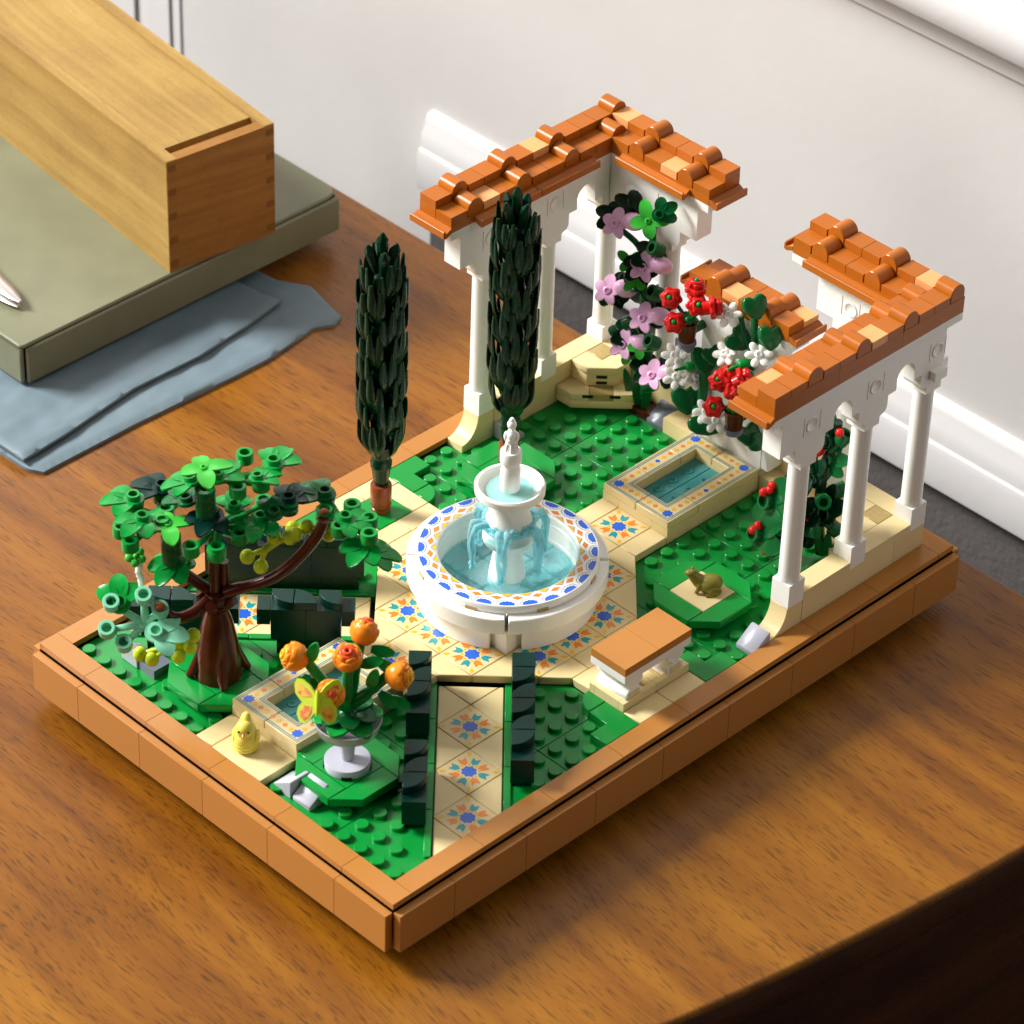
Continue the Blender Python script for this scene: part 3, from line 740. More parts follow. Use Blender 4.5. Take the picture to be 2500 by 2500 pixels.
    inner, outer = ((yr+1, yr) if right else (yr, yr+1))
    brick('beam', 21, yr, 12.0, 33, yr+2, 12.4, 'white', t, 0.03)
    if right: brick('beam', 31, 2, 12.0, 33, 8, 12.4, 'white', t, 0.03)
    else: brick('beam', 31, 13, 12.0, 33, 19, 12.4, 'white', t, 0.03)
    def layer(x0, y0_, x1, y1_, z0, z1): brick('roof_plate', x0, y0_, z0, x1, y1_, z1, 'terracotta', t, 0.03)
    for a, b_ in ((21, 25), (25, 29), (29, 33)):
        layer(a, outer, b_, outer+1, 12.4, 13.2)
        if b_ <= 31 or a < 31: layer(a, inner, min(b_, 31), inner+1, 12.4, 12.8)
    if right:
        layer(31, 1, 32, 8, 12.4, 12.8); layer(32, 1, 33, 8, 12.4, 13.2)
        orow = 'TTBTTBPTBTTB'; irow = 'TPBTTBTTBTB'; oarm = 'PTBTTBT'; iarm = 'TBTTBT'
        for k, ch in enumerate(orow): roof_piece(ch, 21+k, outer, 13.2, t, 'y')
        for k, ch in enumerate(irow): roof_piece(ch, 21+k, inner, 12.8, t, 'y')
        for k, ch in enumerate(oarm): roof_piece(ch, 32, 1+k, 13.2, t, 'x')
        for k, ch in enumerate(iarm): roof_piece(ch, 31, 2+k, 12.8, t, 'x')
        gutter(t, 20.94, 1.0, 12.42, 2.2, -PI/2)
        gutter(t, 30.94, 4.6, 12.42, 4.8, -PI/2)
        gutter(t, 32, 8.06, 12.42, 2.0, PI)
        gutter(t, 25.5, 2.06, 12.42, 8, PI)
    else:
        layer(31, 13, 32, 20, 12.4, 12.8); layer(32, 13, 33, 20, 12.4, 13.2)
        orow = 'TBTTBTPBTTTB'; irow = 'TBPTBTTBTTB'; oarm = 'PTBTTBT'; iarm = 'TBTPBT'
        for k, ch in enumerate(orow): roof_piece(ch, 21+k, outer, 13.2, t, 'y')
        for k, ch in enumerate(irow): roof_piece(ch, 21+k, inner, 12.8, t, 'y')
        for k, ch in enumerate(oarm): roof_piece(ch, 32, 19-k, 13.2, t, 'x')
        for k, ch in enumerate(iarm): roof_piece(ch, 31, 18-k, 12.8, t, 'x')
        gutter(t, 20.94, 20.0, 12.42, 2.2, -PI/2)
        gutter(t, 26.1, 18.94, 12.42, 7.4, 0)
        gutter(t, 30.94, 16.2, 12.42, 4.2, -PI/2)
        gutter(t, 32, 12.94, 12.42, 2.0, 0)
    return t
colonnade('L'); colonnade('R')

# ------------------------------------------------------------------ low ledges and corner steps
for side in ('L', 'R'):
    Fy = (lambda y: y) if side == 'L' else (lambda y: 20 - y)
    def P_(pts):
        q = [(x, Fy(y)) for x, y in pts]
        return q if area2(q) > 0 else q[::-1]
    t = thing('corner_steps', 'stepped cream corner platform ' + ('behind the cypress beside the pink orchids' if side == 'L' else 'behind the red-berry shrub'), 'steps', (29.5, Fy(17.5), 0), 'stepped corner platforms')
    slab('lower_step', P_([(28, 18.99), (28, 18), (30, 16), (30.99, 16), (30.99, 18.99)]), 0.21, 0.62, 'cream', t, 0.03)
    slab('lower_tread', P_([(28, 18.99), (28, 18), (28.6, 17.4), (29.2, 18), (29.2, 18.99)]), 0.62, 1.0, 'cream', t, 0.03)
    slab('lower_tread', P_([(30, 16.02), (30.99, 16.02), (30.99, 17), (30, 17.2), (29.4, 16.6)]), 0.62, 1.0, 'cream', t, 0.03)
    slab('lower_tread', P_([(28.62, 17.4), (29.4, 16.62), (30.0, 17.2), (29.2, 18)]), 0.62, 1.0, 'dark_tan', t, 0.03)
    slab('upper_step', P_([(29, 18.99), (29, 18), (30, 17), (30.99, 17), (30.99, 18.99)]), 1.0, 1.6, 'cream', t, 0.03)
    slab('upper_tread', P_([(29, 18.99), (29, 18), (30, 17), (30.99, 17), (30.99, 18), (30, 18), (30, 18.99)]), 1.6, 2.0, 'cream', t, 0.03)
    slab('centre_tile', P_([(30.01, 18.01), (30.98, 18.01), (30.98, 18.98), (30.01, 18.98)]), 1.6, 2.0, 'dark_tan', t, 0.03)
    for z in (1.1, 1.42):
        c_ = (29.5, Fy(17.5)); obj('slot', box_mesh(0.5, 0.03, 0.16, 'black', 0), t, (c_[0] - 0.0, c_[1], z), (0, 0, -PI/4 if side == 'L' else PI/4))
    for d in (-0.45, 0.45):
        c_ = (29 + d, Fy(17 - d)); obj('slot', box_mesh(0.5, 0.03, 0.16, 'black', 0), t, (c_[0], c_[1], 0.8), (0, 0, -PI/4 if side == 'L' else PI/4))
    brick('ledge', 30, Fy(12) if side == 'L' else 4.0, 0.005, 31, 14 if side == 'L' else 8, 0.8, 'cream', t)

# ------------------------------------------------------------------ white garden wall behind the far pool
gw = thing('garden_wall', 'white brick wall with small terracotta roof behind the far pool', 'wall', (31, 10, 0))
z = 0.005
rows = [(0.005, 1.2), (1.2, 2.4), (2.4, 3.6), (3.6, 4.8), (4.8, 6.0), (6.0, 7.2), (7.2, 8.2)]
for n, (a, b_) in enumerate(rows):
    e = [8, 10, 12] if n % 2 else [8, 9, 11, 12]
    for y0_, y1_ in zip(e, e[1:]): brick('brick', 30.02, y0_, a, 31.6, y1_, b_, 'white', gw, 0.03)
slope = [(30.02, 1.2), (30.02, 2.4), (30.9, 2.4), (30.9, 1.2)]
for sgn, ybase in ((-1, 8), (1, 12)):
    obj('wing', prism_mesh([(ybase, 1.2), (ybase + sgn*0.0, 2.9), (ybase + sgn*0.35, 1.6), (ybase + sgn*0.45, 1.2)], 30.04, 31.6, 'white', 0.02, 'yz'), gw, (0, 0, 0))
    obj('bracket', prism_mesh([(ybase, 7.0), (ybase + sgn*0.3, 7.4), (ybase + sgn*0.9, 7.8), (ybase + sgn*0.95, 8.2), (ybase, 8.2)], 30.04, 31.6, 'white', 0.02, 'yz'), gw, (0, 0, 0))
brick('beam', 30, 7, 8.2, 32, 13, 8.6, 'white', gw, 0.03)
for a, b_ in ((7, 9), (9, 11), (11, 13)):
    brick('roof_plate', 30, a, 8.6, 31, b_, 9.0, 'terracotta', gw, 0.03); brick('roof_plate', 31, a, 8.6, 32, b_, 8.8, 'terracotta', gw, 0.03)
for k, ch in enumerate('TBTPBT'): roof_piece('TBTPBT'[k], 30, 7+k, 9.0, gw, 'x')
for k, ch in enumerate('PBTTBT'): roof_piece(ch, 31, 7+k, 8.8, gw, 'x')
gutter(gw, 31, 6.94, 8.62, 2.0, 0); gutter(gw, 31, 13.06, 8.62, 2.0, PI)
brick('groove_panel', 30.0, 10.2, 4.9, 30.03, 10.8, 7.0, 'cream', gw, 0, 0.0)

# ------------------------------------------------------------------ bench
bt = thing('bench', 'small white bench with tan tiled seat on cream plinth', 'bench', (16, 2, 0.4))
for x0 in (14, 16):
    brick('plinth', x0, 1, 0.405, x0+2, 1.3, 0.8, 'cream', bt, 0.025); brick('plinth', x0, 2.7, 0.405, x0+2, 3, 0.8, 'cream', bt, 0.025)
    brick('plinth', x0, 1.3, 0.405, x0+0.4, 2.7, 0.8, 'cream', bt, 0.025); brick('plinth', x0+1.6, 1.3, 0.405, x0+2, 2.7, 0.8, 'cream', bt, 0.025)
    brick('plinth_bed', x0+0.4, 1.3, 0.41, x0+1.6, 2.7, 0.55, 'dark_tan', bt, 0)
    cx = x0 + (0.75 if x0 == 14 else 1.25)
    lg = [(cx-0.5, 0.6), (cx+0.5, 0.6), (cx+0.5, 1.0), (cx+0.22, 1.25), (cx+0.5, 1.5), (cx+0.5, 1.9), (cx-0.5, 1.9), (cx-0.5, 1.5), (cx-0.22, 1.25), (cx-0.5, 1.0)]
    obj('leg', prism_mesh(lg, 1.12, 2.88, 'white', 0.03, 'xz'), bt, (0, 0, 0))
    brick('leg_panel', cx-0.3, 1.09, 0.75, cx+0.3, 1.13, 1.1, 'cream', bt, 0.01, 0)
brick('seat_plate', 14, 1, 1.9, 18, 3, 2.28, 'white', bt, 0.03)
brick('seat_tile', 14, 1, 2.28, 16, 3, 2.68, 'nougat', bt, 0.035); brick('seat_tile', 16, 1, 2.28, 18, 3, 2.68, 'nougat', bt, 0.035)

# ------------------------------------------------------------------ hedges
def quarter_tile(bm):                          # quarter-round 1 x 1 tile, square corner at (-.5,-.5)
    q = [(-0.48, -0.48), (0.48, -0.48)] + [(-0.48 + 0.96*math.cos(a), -0.48 + 0.96*math.sin(a)) for a in [k*PI/16 for k in range(1, 8)]] + [(-0.48, 0.48)]
    add_prism(bm, q, 0, 0.4); bmesh.ops.recalc_face_normals(bm, faces=bm.faces); bev(bm, 0.02, 1, ang=40)
def hedge(label, flip, across, segs, zb, zt, wings=False, stub=True):
    """along/across are the rotated axes ((x+y)/sqrt2, (x-y)/sqrt2)"""
    def XY(al, ac):
        x, y = (al + ac)/RT2, (al - ac)/RT2
        return (x, 20 - y) if flip else (x, y)
    mid = XY((segs[0][0] + segs[-1][1])/2, across)
    t = thing('hedge', label, 'hedge', (mid[0], mid[1], 0.0), 'clipped hedges lining the diagonal paths')
    ang = -PI/4 if flip else PI/4
    for (a0, a1, ext0, ext1) in segs:
        n = round(a1 - a0)
        base = (a0 - ext0, a1 + ext1); L = base[1] - base[0]
        if zb > 0.05:
            cx, cy = XY((base[0]+base[1])/2, across); obj('hedge_foot', box_mesh(L - 0.5, 0.8, zb, 'deep_green', 0.02), t, (cx, cy, 0.004), (0, 0, ang))
        nb = max(1, round(L/2))
        for k in range(nb):
            cx, cy = XY(base[0] + (k + 0.5)*L/nb, across)
            obj('hedge_brick', box_mesh(L/nb - 0.02, 0.97, zt - zb, 'dark_green', 0.04), t, (cx, cy, zb), (0, 0, ang))
        if wings:
            for e, sg in ((base[0], -1), (base[1], 1)):
                cx, cy = XY(e + sg*0.29, across); obj('hedge_wing', box_mesh(0.56, 0.97, 0.8, 'dark_green', 0.05), t, (cx, cy, zt - 0.8), (0, 0, ang))
        for k in range(n):
            cx, cy = XY(a0 + k + 0.5, across)
            obj('hedge_top', cached('qtile', 'dark_green', quarter_tile), t, (cx, cy, zt), (0, 0, ang + (PI if k % 2 == 0 else 0)))
    return t
hedge('long dark green hedge beside the front path, on the side of the bench', False, 5.0, [(6.5, 12.5, 0.5, 0.4)], 0.4, 1.6)
hedge('dark green hedge in two pieces beside the flower-filled grey vase', False, 0.66, [(3.7, 6.7, 0.4, 0.3), (9.4, 12.4, 0.6, 0.4)], 0.4, 1.6)
hedge('dark green hedge behind the brown tree trunk beside the near pool', True, 0.66, [(3.2, 6.2, 0.3, 0.3), (8.4, 11.4, 0.0, 0.0)], 0.8, 2.4, True)
hedge('long dark green hedge across the side path, behind the broadleaf tree', True, 5.0, [(5.6, 11.6, 0.3, 0.6)], 0.8, 2.4)
# ------------------------------------------------------------------ plants: shared pieces
LAT = Vector((0.7134, -0.7007, 0)); FWD = Vector((0.7151, 0.6990, 0)); UPV = Vector((0, 0, 1)); TOCAM = -FW
KE = 0.763                                      # rise seen per stud of depth
def at3(P0, u, z, d=0.0): return Vector((P0[0], P0[1], 0)) + LAT*u + FWD*d + UPV*z
def on_level(P0, u, za, z0): return at3(P0, u, z0, (za - z0)/KE)   # a point seen at height za that lies at level z0
def add_ring(bm, c, ro=0.3, ri=0.19, h=0.42, n=None, seg=16):
    st = len(bm.verts)
    add_lathe(bm, [(ri, 0.06), (ri, h), (ro - 0.02, h), (ro, h - 0.03), (ro, 0.0), (0, 0.0), (0, 0.06), (ri, 0.06)], seg)
    bm.verts.ensure_lookup_table()
    q = zrot_to(n) if n is not None else None
    for v in bm.verts[st:]:
        if q: v.co = q @ v.co
        v.co += Vector(c)
def add_blade(bm, base, direc, length, width, bend=0.2, th=0.1, normal=(0, 0, 1), n=7):
    d = Vector(direc).normalized(); nn = Vector(normal); nn = (nn - d*nn.dot(d)).normalized(); s_ = d.cross(nn)
    base = Vector(base); top = []; bot = []
    for i in range(n + 1):
        f = i/n; wd = width/2*max(0.02, math.sin(PI*min(1, f**1.05*0.88 + 0.1))**0.5)
        c_ = base + d*length*f + nn*bend*math.sin(PI*f*0.9)*length*0.6
        row = [c_ - s_*wd + nn*0.06*wd, c_ - nn*(0.05*width) , c_ + s_*wd + nn*0.06*wd]
        top.append([bm.verts.new(p + nn*th/2) for p in row]); bot.append([bm.verts.new(p - nn*th/2) for p in row])
    for i in range(n):
        for k in range(2):
            bm.faces.new((top[i][k], top[i][k+1], top[i+1][k+1], top[i+1][k])); bm.faces.new((bot[i][k], bot[i+1][k], bot[i+1][k+1], bot[i][k+1]))
        bm.faces.new((top[i][0], top[i+1][0], bot[i+1][0], bot[i][0])); bm.faces.new((top[i][2], bot[i][2], bot[i+1][2], top[i+1][2]))
    bm.faces.new((top[0][0], bot[0][0], bot[0][1], top[0][1])); bm.faces.new((top[0][1], bot[0][1], bot[0][2], top[0][2]))
    bm.faces.new((top[n][0], top[n][1], bot[n][1], bot[n][0])); bm.faces.new((top[n][1], top[n][2], bot[n][2], bot[n][1]))
def leaf3_bm(bm):                                # three-lobed leaf plate with a stud ring, lobes towards +x
    add_lathe(bm, [(0, 0), (0.46, 0), (0.48, 0.08), (0.46, 0.16), (0, 0.16)], 18)
    for a, l in ((-0.82, 1.0), (0, 1.2), (0.82, 1.0)):
        add_blade(bm, (0.18*math.cos(a), 0.18*math.sin(a), 0.08), (math.cos(a), math.sin(a), -0.14), l, 0.8, 0.22, 0.1)
    add_ring(bm, (0, 0, 0.14), 0.3, 0.2, 0.24)
def leaf3(mat): return cached('leaf3', mat, leaf3_bm, 50)
def sprig_bm(bm):                                # small pointed four-leaf sprig
    for k, (a, l) in enumerate(((-0.2, 1.2), (1.45, 1.15), (3.0, 0.85), (4.6, 0.9))):
        add_blade(bm, (0.06*math.cos(a), 0.06*math.sin(a), 0), (math.cos(a), math.sin(a), -0.1), l, 0.72, 0.16, 0.09)
    add_lathe(bm, [(0, -0.1), (0.16, -0.1), (0.16, 0.1), (0.09, 0.13), (0.07, 0.06), (0, 0.06)], 12)
def sprig(mat='bright_green'): return cached('sprig', mat, sprig_bm, 50)
def spray(name, mat, parent, hub, rings, arm=0.16, n=None, ring_h=0.42):
    """moulded branch piece: flat arms from a hub to open stud rings"""
    hub = Vector(hub); rings = [Vector(r) for r in rings]
    bm = bmesh.new()
    for r in rings:
        p = r - hub; up = Vector(n) if n is not None else UPV
        add_tube(bm, [(0, 0, 0), p*0.5, p*0.86], [arm*1.35, arm*1.15, arm], 8, 0.55, up)
        add_ring(bm, p - up*0.2, 0.36, 0.22, ring_h + 0.06, up)
    add_ball(bm, (0, 0, 0), (0.3, 0.3, 0.12), 10)
    me = finish(bm, mat, 50)
    return obj(name, me, parent, hub)
def stem(name, pts, rad, mat, parent, seg=10, flat=1.0):
    pts = [Vector(p) for p in pts]; bm = bmesh.new(); add_tube(bm, [p - pts[0] for p in pts], rad, seg, flat)
    return obj(name, finish(bm, mat, 60), parent, pts[0])
def smooth_path(pts, n=8):
    pts = [Vector(p) for p in pts]; out = []
    for i in range(len(pts) - 1):
        p0, p1, p2, p3 = pts[max(0, i-1)], pts[i], pts[i+1], pts[min(len(pts)-1, i+2)]
        for k in range(n):
            t = k/n; out.append(0.5*((2*p1) + (p2-p0)*t + (2*p0-5*p1+4*p2-p3)*t*t + (-p0+3*p1-3*p2+p3)*t**3))
    return out + [pts[-1]]

# ------------------------------------------------------------------ broadleaf tree
T0 = (3.0, 14.0)
tr = thing('broadleaf_tree', 'brown tree with green leaves and lime fruit on a round lawn patch', 'tree', (3, 14, 0.8))
def trunk_bm(bm):
    add_lathe(bm, [(0, 0), (1.02, 0), (1.0, 0.3), (0.95, 1.0), (0.82, 2.0), (0.62, 2.9), (0.44, 3.5), (0.4, 3.8), (0.5, 3.9), (0.5, 4.2), (0.44, 4.3), (0, 4.3)], 14)
    for k in range(4):
        a = k*PI/2 + 0.3 + 0.75
        add_tube(bm, [(1.3*math.cos(a), 1.25*math.sin(a), 0.05), (1.0*math.cos(a), 1.0*math.sin(a), 0.4), (0.78*math.cos(a), 0.78*math.sin(a), 1.1), (0.52*math.cos(a), 0.52*math.sin(a), 2.6)], [0.14, 0.26, 0.2, 0.05], 10)
    for k in range(4):
        a = k*PI/2 + 0.5
        add_tube(bm, [(0.3*math.cos(a), 0.3*math.sin(a), 3.6), (0.75*math.cos(a), 0.75*math.sin(a), 4.1)], 0.24, 10)
        add_torus(bm, 0.44, 0.07, 3.45 + 0.2*k, 14, 6)
obj('trunk', cached('trunk', 'brown', trunk_bm, 50), tr, (3, 14, 0.81))
stem('branch', [at3(T0, -0.07, 4.8), at3(T0, -0.07, 8.3)], 0.24, 'brown', tr, 14)
stem('branch', [at3(T0, 0.3, 4.9, 0.2), at3(T0, 0.3, 6.6, 0.2)], 0.22, 'brown', tr, 14)
def tz(u, za, d=0): return at3(T0, u, za - KE*d, d)      # seen at (u, za) while lying d behind the trunk
stem('branch', smooth_path([tz(0.35, 5.1), tz(0.95, 5.35), tz(1.7, 5.6), tz(2.49, 6.05), tz(3.2, 6.75), tz(3.85, 7.65), tz(4.25, 8.4), tz(4.43, 9.0)]), [0.28]*10 + [0.25]*47, 'brown', tr, 14)
stem('branch', smooth_path([tz(-0.3, 4.7, -0.2), tz(-0.8, 4.1, -0.6), tz(-1.4, 3.75, -0.9), tz(-1.9, 3.85, -1.0), tz(-2.2, 4.35, -1.0)]), [0.26]*33, 'brown', tr, 14)
stem('branch', smooth_path([tz(-0.3, 5.2, 0.1), tz(-0.8, 5.6, 0.2), tz(-1.36, 6.1, 0.2)]), [0.25]*17, 'brown', tr, 14)
def lv(u, za, z0): return on_level(T0, u, za, z0)
# foliage tiers
spray('leaf_spray', 'green', tr, lv(0.55, 10.95, 10.3), [lv(1.07, 12.12, 10.3), lv(2.28, 11.5, 10.3), lv(1.87, 10.7, 10.3), lv(0.96, 10.35, 10.3), lv(-0.5, 10.7, 10.3)])
obj('leaf', leaf3('green'), tr, lv(2.32, 11.72, 10.7), (0, 0, 0.35))
obj('leaf', leaf3('green'), tr, lv(0.05, 11.0, 10.65), (0.1, 0, 0.15))
obj('leaf_sprig', sprig(), tr, tz(-0.38, 11.45, -0.1), (0, 0, -1.9))
for zz in (8.9, 9.35, 9.8): obj('leaf_ring', cached('ringp', 'mid_green', lambda bm: add_ring(bm, (0, 0, 0), 0.42, 0.2, 0.46)), tr, tz(-0.35, zz + 0.2, 0.0))
spray('leaf_spray', 'green', tr, lv(-2.25, 8.95, 8.5), [lv(-3.77, 8.2, 8.5), lv(-2.07, 9.2, 8.5), lv(-1.33, 10.1, 8.5), lv(-3.35, 9.4, 8.5), lv(-2.35, 10.0, 8.5), lv(-3.3, 7.5, 8.5)])
obj('leaf', leaf3('green'), tr, lv(-3.4, 9.75, 8.95), (0, 0, 2.5))
obj('leaf', leaf3('dark_green'), tr, lv(-2.3, 10.35, 8.95), (0, 0, 2.1))
obj('leaf', leaf3('green'), tr, tz(-2.1, 8.5, -0.3), (0, 0, 2.2))
obj('leaf_sprig', sprig(), tr, tz(-1.86, 8.55, -0.5), (0, 0, -1.9))
for zz in (6.7, 7.15, 7.6): obj('leaf_ring', cached('ringp', 'mid_green', lambda bm: add_ring(bm, (0, 0, 0), 0.42, 0.2, 0.46)), tr, tz(-1.75, zz, -0.4))
obj('leaf', leaf3('green'), tr, tz(-1.6, 6.6, -0.2), (0, 0.2, 3.4))
spray('leaf_spray', 'green', tr, lv(0.1, 8.45, 8.35), [lv(0.18, 7.3, 8.35), lv(-0.85, 7.3, 8.35), lv(0.75, 9.5, 8.35), lv(1.85, 9.75, 8.35), lv(1.7, 8.6, 8.35), lv(1.05, 8.0, 8.35)])
obj('leaf', leaf3('dark_green'), tr, tz(-0.1, 9.05, 0.1), (0, 0, 3.6))
obj('leaf_ring', cached('ringb', 'red_brown', lambda bm: add_ring(bm, (0, 0, 0), 0.2, 0.1, 0.2)), tr, tz(-0.1, 9.3, 0.1))
obj('leaf_ring', cached('ringg', 'green', lambda bm: add_ring(bm, (0, 0, 0), 0.4, 0.2, 0.46)), tr, lv(0.18, 6.95, 8.0))
obj('leaf', leaf3('green'), tr, lv(1.85, 8.85, 8.6), (0, 0, 3.7))
obj('leaf', leaf3('green'), tr, tz(-1.3, 6.5, 0.1), (0.2, 0, 2.0))
spray('leaf_spray', 'green', tr, lv(5.0, 9.1, 8.9), [lv(5.54, 9.62, 8.9), lv(6.29, 8.95, 8.9), lv(5.1, 8.5, 8.9), lv(6.33, 8.15, 8.9), lv(4.43, 9.3, 8.9), lv(4.45, 10.2, 8.9)])
obj('leaf', leaf3('dark_green'), tr, lv(2.95, 9.85, 9.2), (0, 0, 0.35))
obj('leaf', leaf3('mid_green'), tr, lv(4.4, 10.2, 9.2), (0, 0, 1.9))
obj('leaf', leaf3('green'), tr, lv(6.25, 7.75, 8.3), (0, 0.15, 3.4))
obj('leaf', leaf3('green'), tr, lv(6.35, 7.3, 8.0), (0, 0.25, -0.7))
obj('leaf_ring', cached('ringp', 'mid_green', lambda bm: add_ring(bm, (0, 0, 0), 0.42, 0.2, 0.46)), tr, lv(2.95, 9.4, 8.9))
obj('leaf_ring', cached('ringbs', 'red_brown', lambda bm: add_ball(bm, (0, 0, 0), (0.2, 0.2, 0.13), 12)), tr, lv(4.43, 9.42, 9.18))
for (u, za, d, mt_, r_, sc_) in ((-0.95, 10.75, 0.3, 'green', 2.6, 0.9), (1.75, 10.95, 0.3, 'green', -0.3, 0.8), (-2.9, 8.75, -0.5, 'green', 3.4, 0.95), (-1.15, 9.75, 0.4, 'mid_green', 1.4, 0.9),
        (0.75, 9.45, 0.5, 'green', 0.9, 0.85), (5.3, 9.0, -0.1, 'green', -1.2, 0.9), (2.4, 9.2, 0.1, 'mid_green', 0.6, 0.85)):
    obj('leaf', leaf3(mt_), tr, tz(u, za, d), (0.12*math.sin(r_*3), 0.12*math.cos(r_*5), r_), sc=sc_)
# low spray, turned towards the viewer
nlow = (TOCAM*0.6 + UPV*0.55).normalized()
spray('leaf_spray', 'pale_green_sheen', tr, tz(-2.85, 3.4, -1.2), [tz(-2.88, 4.85, -1.0), tz(-4.22, 4.45, -1.0), tz(-4.4, 3.05, -1.4), tz(-3.7, 2.35, -1.6), tz(-2.21, 4.15, -1.1), tz(-2.4, 2.95, -1.5)], 0.14, nlow)  # paler green paints in the reflection on this cluster
obj('leaf', leaf3('pale_green_sheen'), tr, tz(-2.35, 2.95, -1.7), zrot_to(nlow) @ Euler((0, 0, -0.9)).to_quaternion())
obj('leaf', leaf3('green'), tr, tz(-3.9, 4.4, -0.8), zrot_to(nlow) @ Euler((0, 0, 0.9)).to_quaternion())
obj('leaf_ring', cached('ringbs', 'red_brown', lambda bm: add_ball(bm, (0, 0, 0), (0.2, 0.2, 0.13), 12)), tr, tz(-2.21, 4.35, -1.3), sc=1.2)
# lime fruit on stalks
def fruit(pts, hub):
    for q in pts:
        stem('fruit_stalk', [hub, (Vector(hub) + Vector(q))/2 + Vector((0, 0, 0.05)), q], [0.15, 0.11, 0.09], 'lime', tr, 8)
        obj('fruit', cached('fruit', 'lime', lambda bm: add_ball(bm, (0, 0, 0), (0.31, 0.31, 0.34), 14), 60), tr, q)
fruit([tz(1.3, 7.0, 0), tz(1.85, 6.5, 0), tz(3.05, 8.05, 0.1), tz(3.25, 8.2, 0.2), tz(2.4, 8.0, 0.3)], tz(2.0, 7.35, 0.1))
fruit([tz(3.7, 8.6, 0.6), tz(4.6, 8.25, 0.6), tz(3.1, 8.5, 0.9), tz(4.85, 8.6, 0.4)], tz(4.1, 8.5, 0.5))
fruit([tz(-0.88, 2.85, -1.2), tz(-1.02, 2.25, -1.3), tz(-1.5, 1.75, -1.4), tz(-2.6, 1.55, -1.4), tz(-3.1, 1.8, -1.2)], tz(-1.8, 2.2, -1.3))
fruit([tz(-2.95, 9.0, 0.9), tz(-3.0, 8.3, 0.5)], tz(-2.7, 8.6, 0.6))
# small pale blossom hanging at the left
def blossom5(bm):
    for k in range(5):
        a = k*2*PI/5; add_ball(bm, (0.26*math.cos(a), 0.26*math.sin(a), 0), (0.2, 0.2, 0.12), 10)
    add_ball(bm, (0, 0, 0.08), 0.12, 8)
obj('blossom', cached('blossom5', 'bright_green', blossom5, 60), tr, tz(-3.25, 6.9, -0.2), (0.6, -0.5, 0))
stem('blossom_stem', smooth_path([tz(-3.2, 6.7, -0.2), tz(-3.1, 6.4, -0.2), tz(-3.16, 6.1, -0.2), tz(-3.08, 5.8, -0.2), tz(-3.05, 5.3, -0.3)], 4), [0.12, 0.15, 0.12, 0.14, 0.16, 0.12, 0.15, 0.13, 0.15, 0.12, 0.14, 0.16, 0.12, 0.15, 0.13, 0.12, 0.1], 'white', tr, 8)

# ------------------------------------------------------------------ cypresses
def whorl_bm(bm):
    for k in range(4):
        a = k*PI/2
        for off, l in ((-0.42, 0.9), (0, 1.0), (0.42, 0.9)):
            pts = []; rad = []
            for i in range(8):
                f = i/7; b2 = a + off*min(1, 0.2 + 1.3*f)
                r = 0.38 + 0.62*math.sin(PI/2*min(1, f*1.45)) + 0.07*f**3
                zz = -0.45 + (2.35 + 0.25*math.sin(k*2.3 + off*5))*f**1.12*l
                pts.append((r*math.cos(b2), r*math.sin(b2), zz)); rad.append(0.225*math.sin(PI*(0.14 + 0.77*f))**0.75 + 0.01)
            add_tube(bm, pts, rad, 8, 0.5, (math.cos(a), math.sin(a), 0))
    add_lathe(bm, [(0, -0.55), (0.45, -0.45), (0.5, 0.1), (0.4, 0.8), (0, 0.9)], 12)
def crystal_bm(bm):
    for k, (a, l) in enumerate(((0, 0.0), (0.6, 0.32), (2.1, 0.32), (3.7, 0.34), (5.2, 0.3))):
        st = len(bm.verts)
        add_lathe(bm, [(0, 0), (0.16, 0), (0.2, 0.9 + (0.35 if k == 0 else 0)), (0.05, 1.15 + (0.4 if k == 0 else 0)), (0, 1.15 + (0.4 if k == 0 else 0))], 6)
        bm.verts.ensure_lookup_table(); q = zrot_to((l*math.cos(a), l*math.sin(a), 1))
        for v in bm.verts[st:]: v.co = q @ v.co + Vector((0.55*l*math.cos(a), 0.55*l*math.sin(a), 0))
def cypress(x, y, z0, zfol, top, n, label, rz):
    t = thing('cypress_tree', label, 'tree', (x, y, z0), 'pair of slim dark cypresses')
    zt = z0 + 1.5
    obj('trunk', lathe_mesh([(0, 0), (0.4, 0), (0.43, 0.08), (0.43, 0.22), (0.36, 0.27), (0.46, 0.34), (0.48, 0.4), (0.48, 1.45), (0.45, 1.5), (0.3, 1.5), (0.3, 1.42), (0, 1.42)], 'red_brown', 28), t, (x, y, z0))
    obj('crown_stem', lathe_mesh([(0, 0), (0.28, 0), (0.34, 0.2), (0.44, 0.95), (0.47, 1.0), (0.5, 1.25), (0.4, 1.5), (0.6, 1.9), (0.62, 2.3), (0, 2.4)], 'deep_green', 12), t, (x, y, zt - 0.05))
    for k in range(n):
        zz = zfol + (top - zfol)*k/(n - 1)
        o = obj('leaf_whorl', cached('whorl', 'deep_green', whorl_bm, 60), t, (x, y, zz), (0, 0, rz + k*PI/4 + 0.12*math.sin(k*2.7)))
        if k == 0: o.scale = (0.94, 0.94, 1.0)
        if k == n - 1: o.scale = (0.9, 0.9, 0.9)
    obj('leaf_tip', cached('crystal', 'deep_green', crystal_bm, 20), t, (x, y, top + 1.0), (0, 0, rz), sc=1.25)
cypress(16, 18, 0.42, 4.0, 12.2, 8, 'dark cypress standing on the square green tile near the rim', 0.4)
cypress(22, 16, 0.8, 4.5, 12.9, 8, 'dark cypress standing behind the fountain in front of white columns', 1.0)
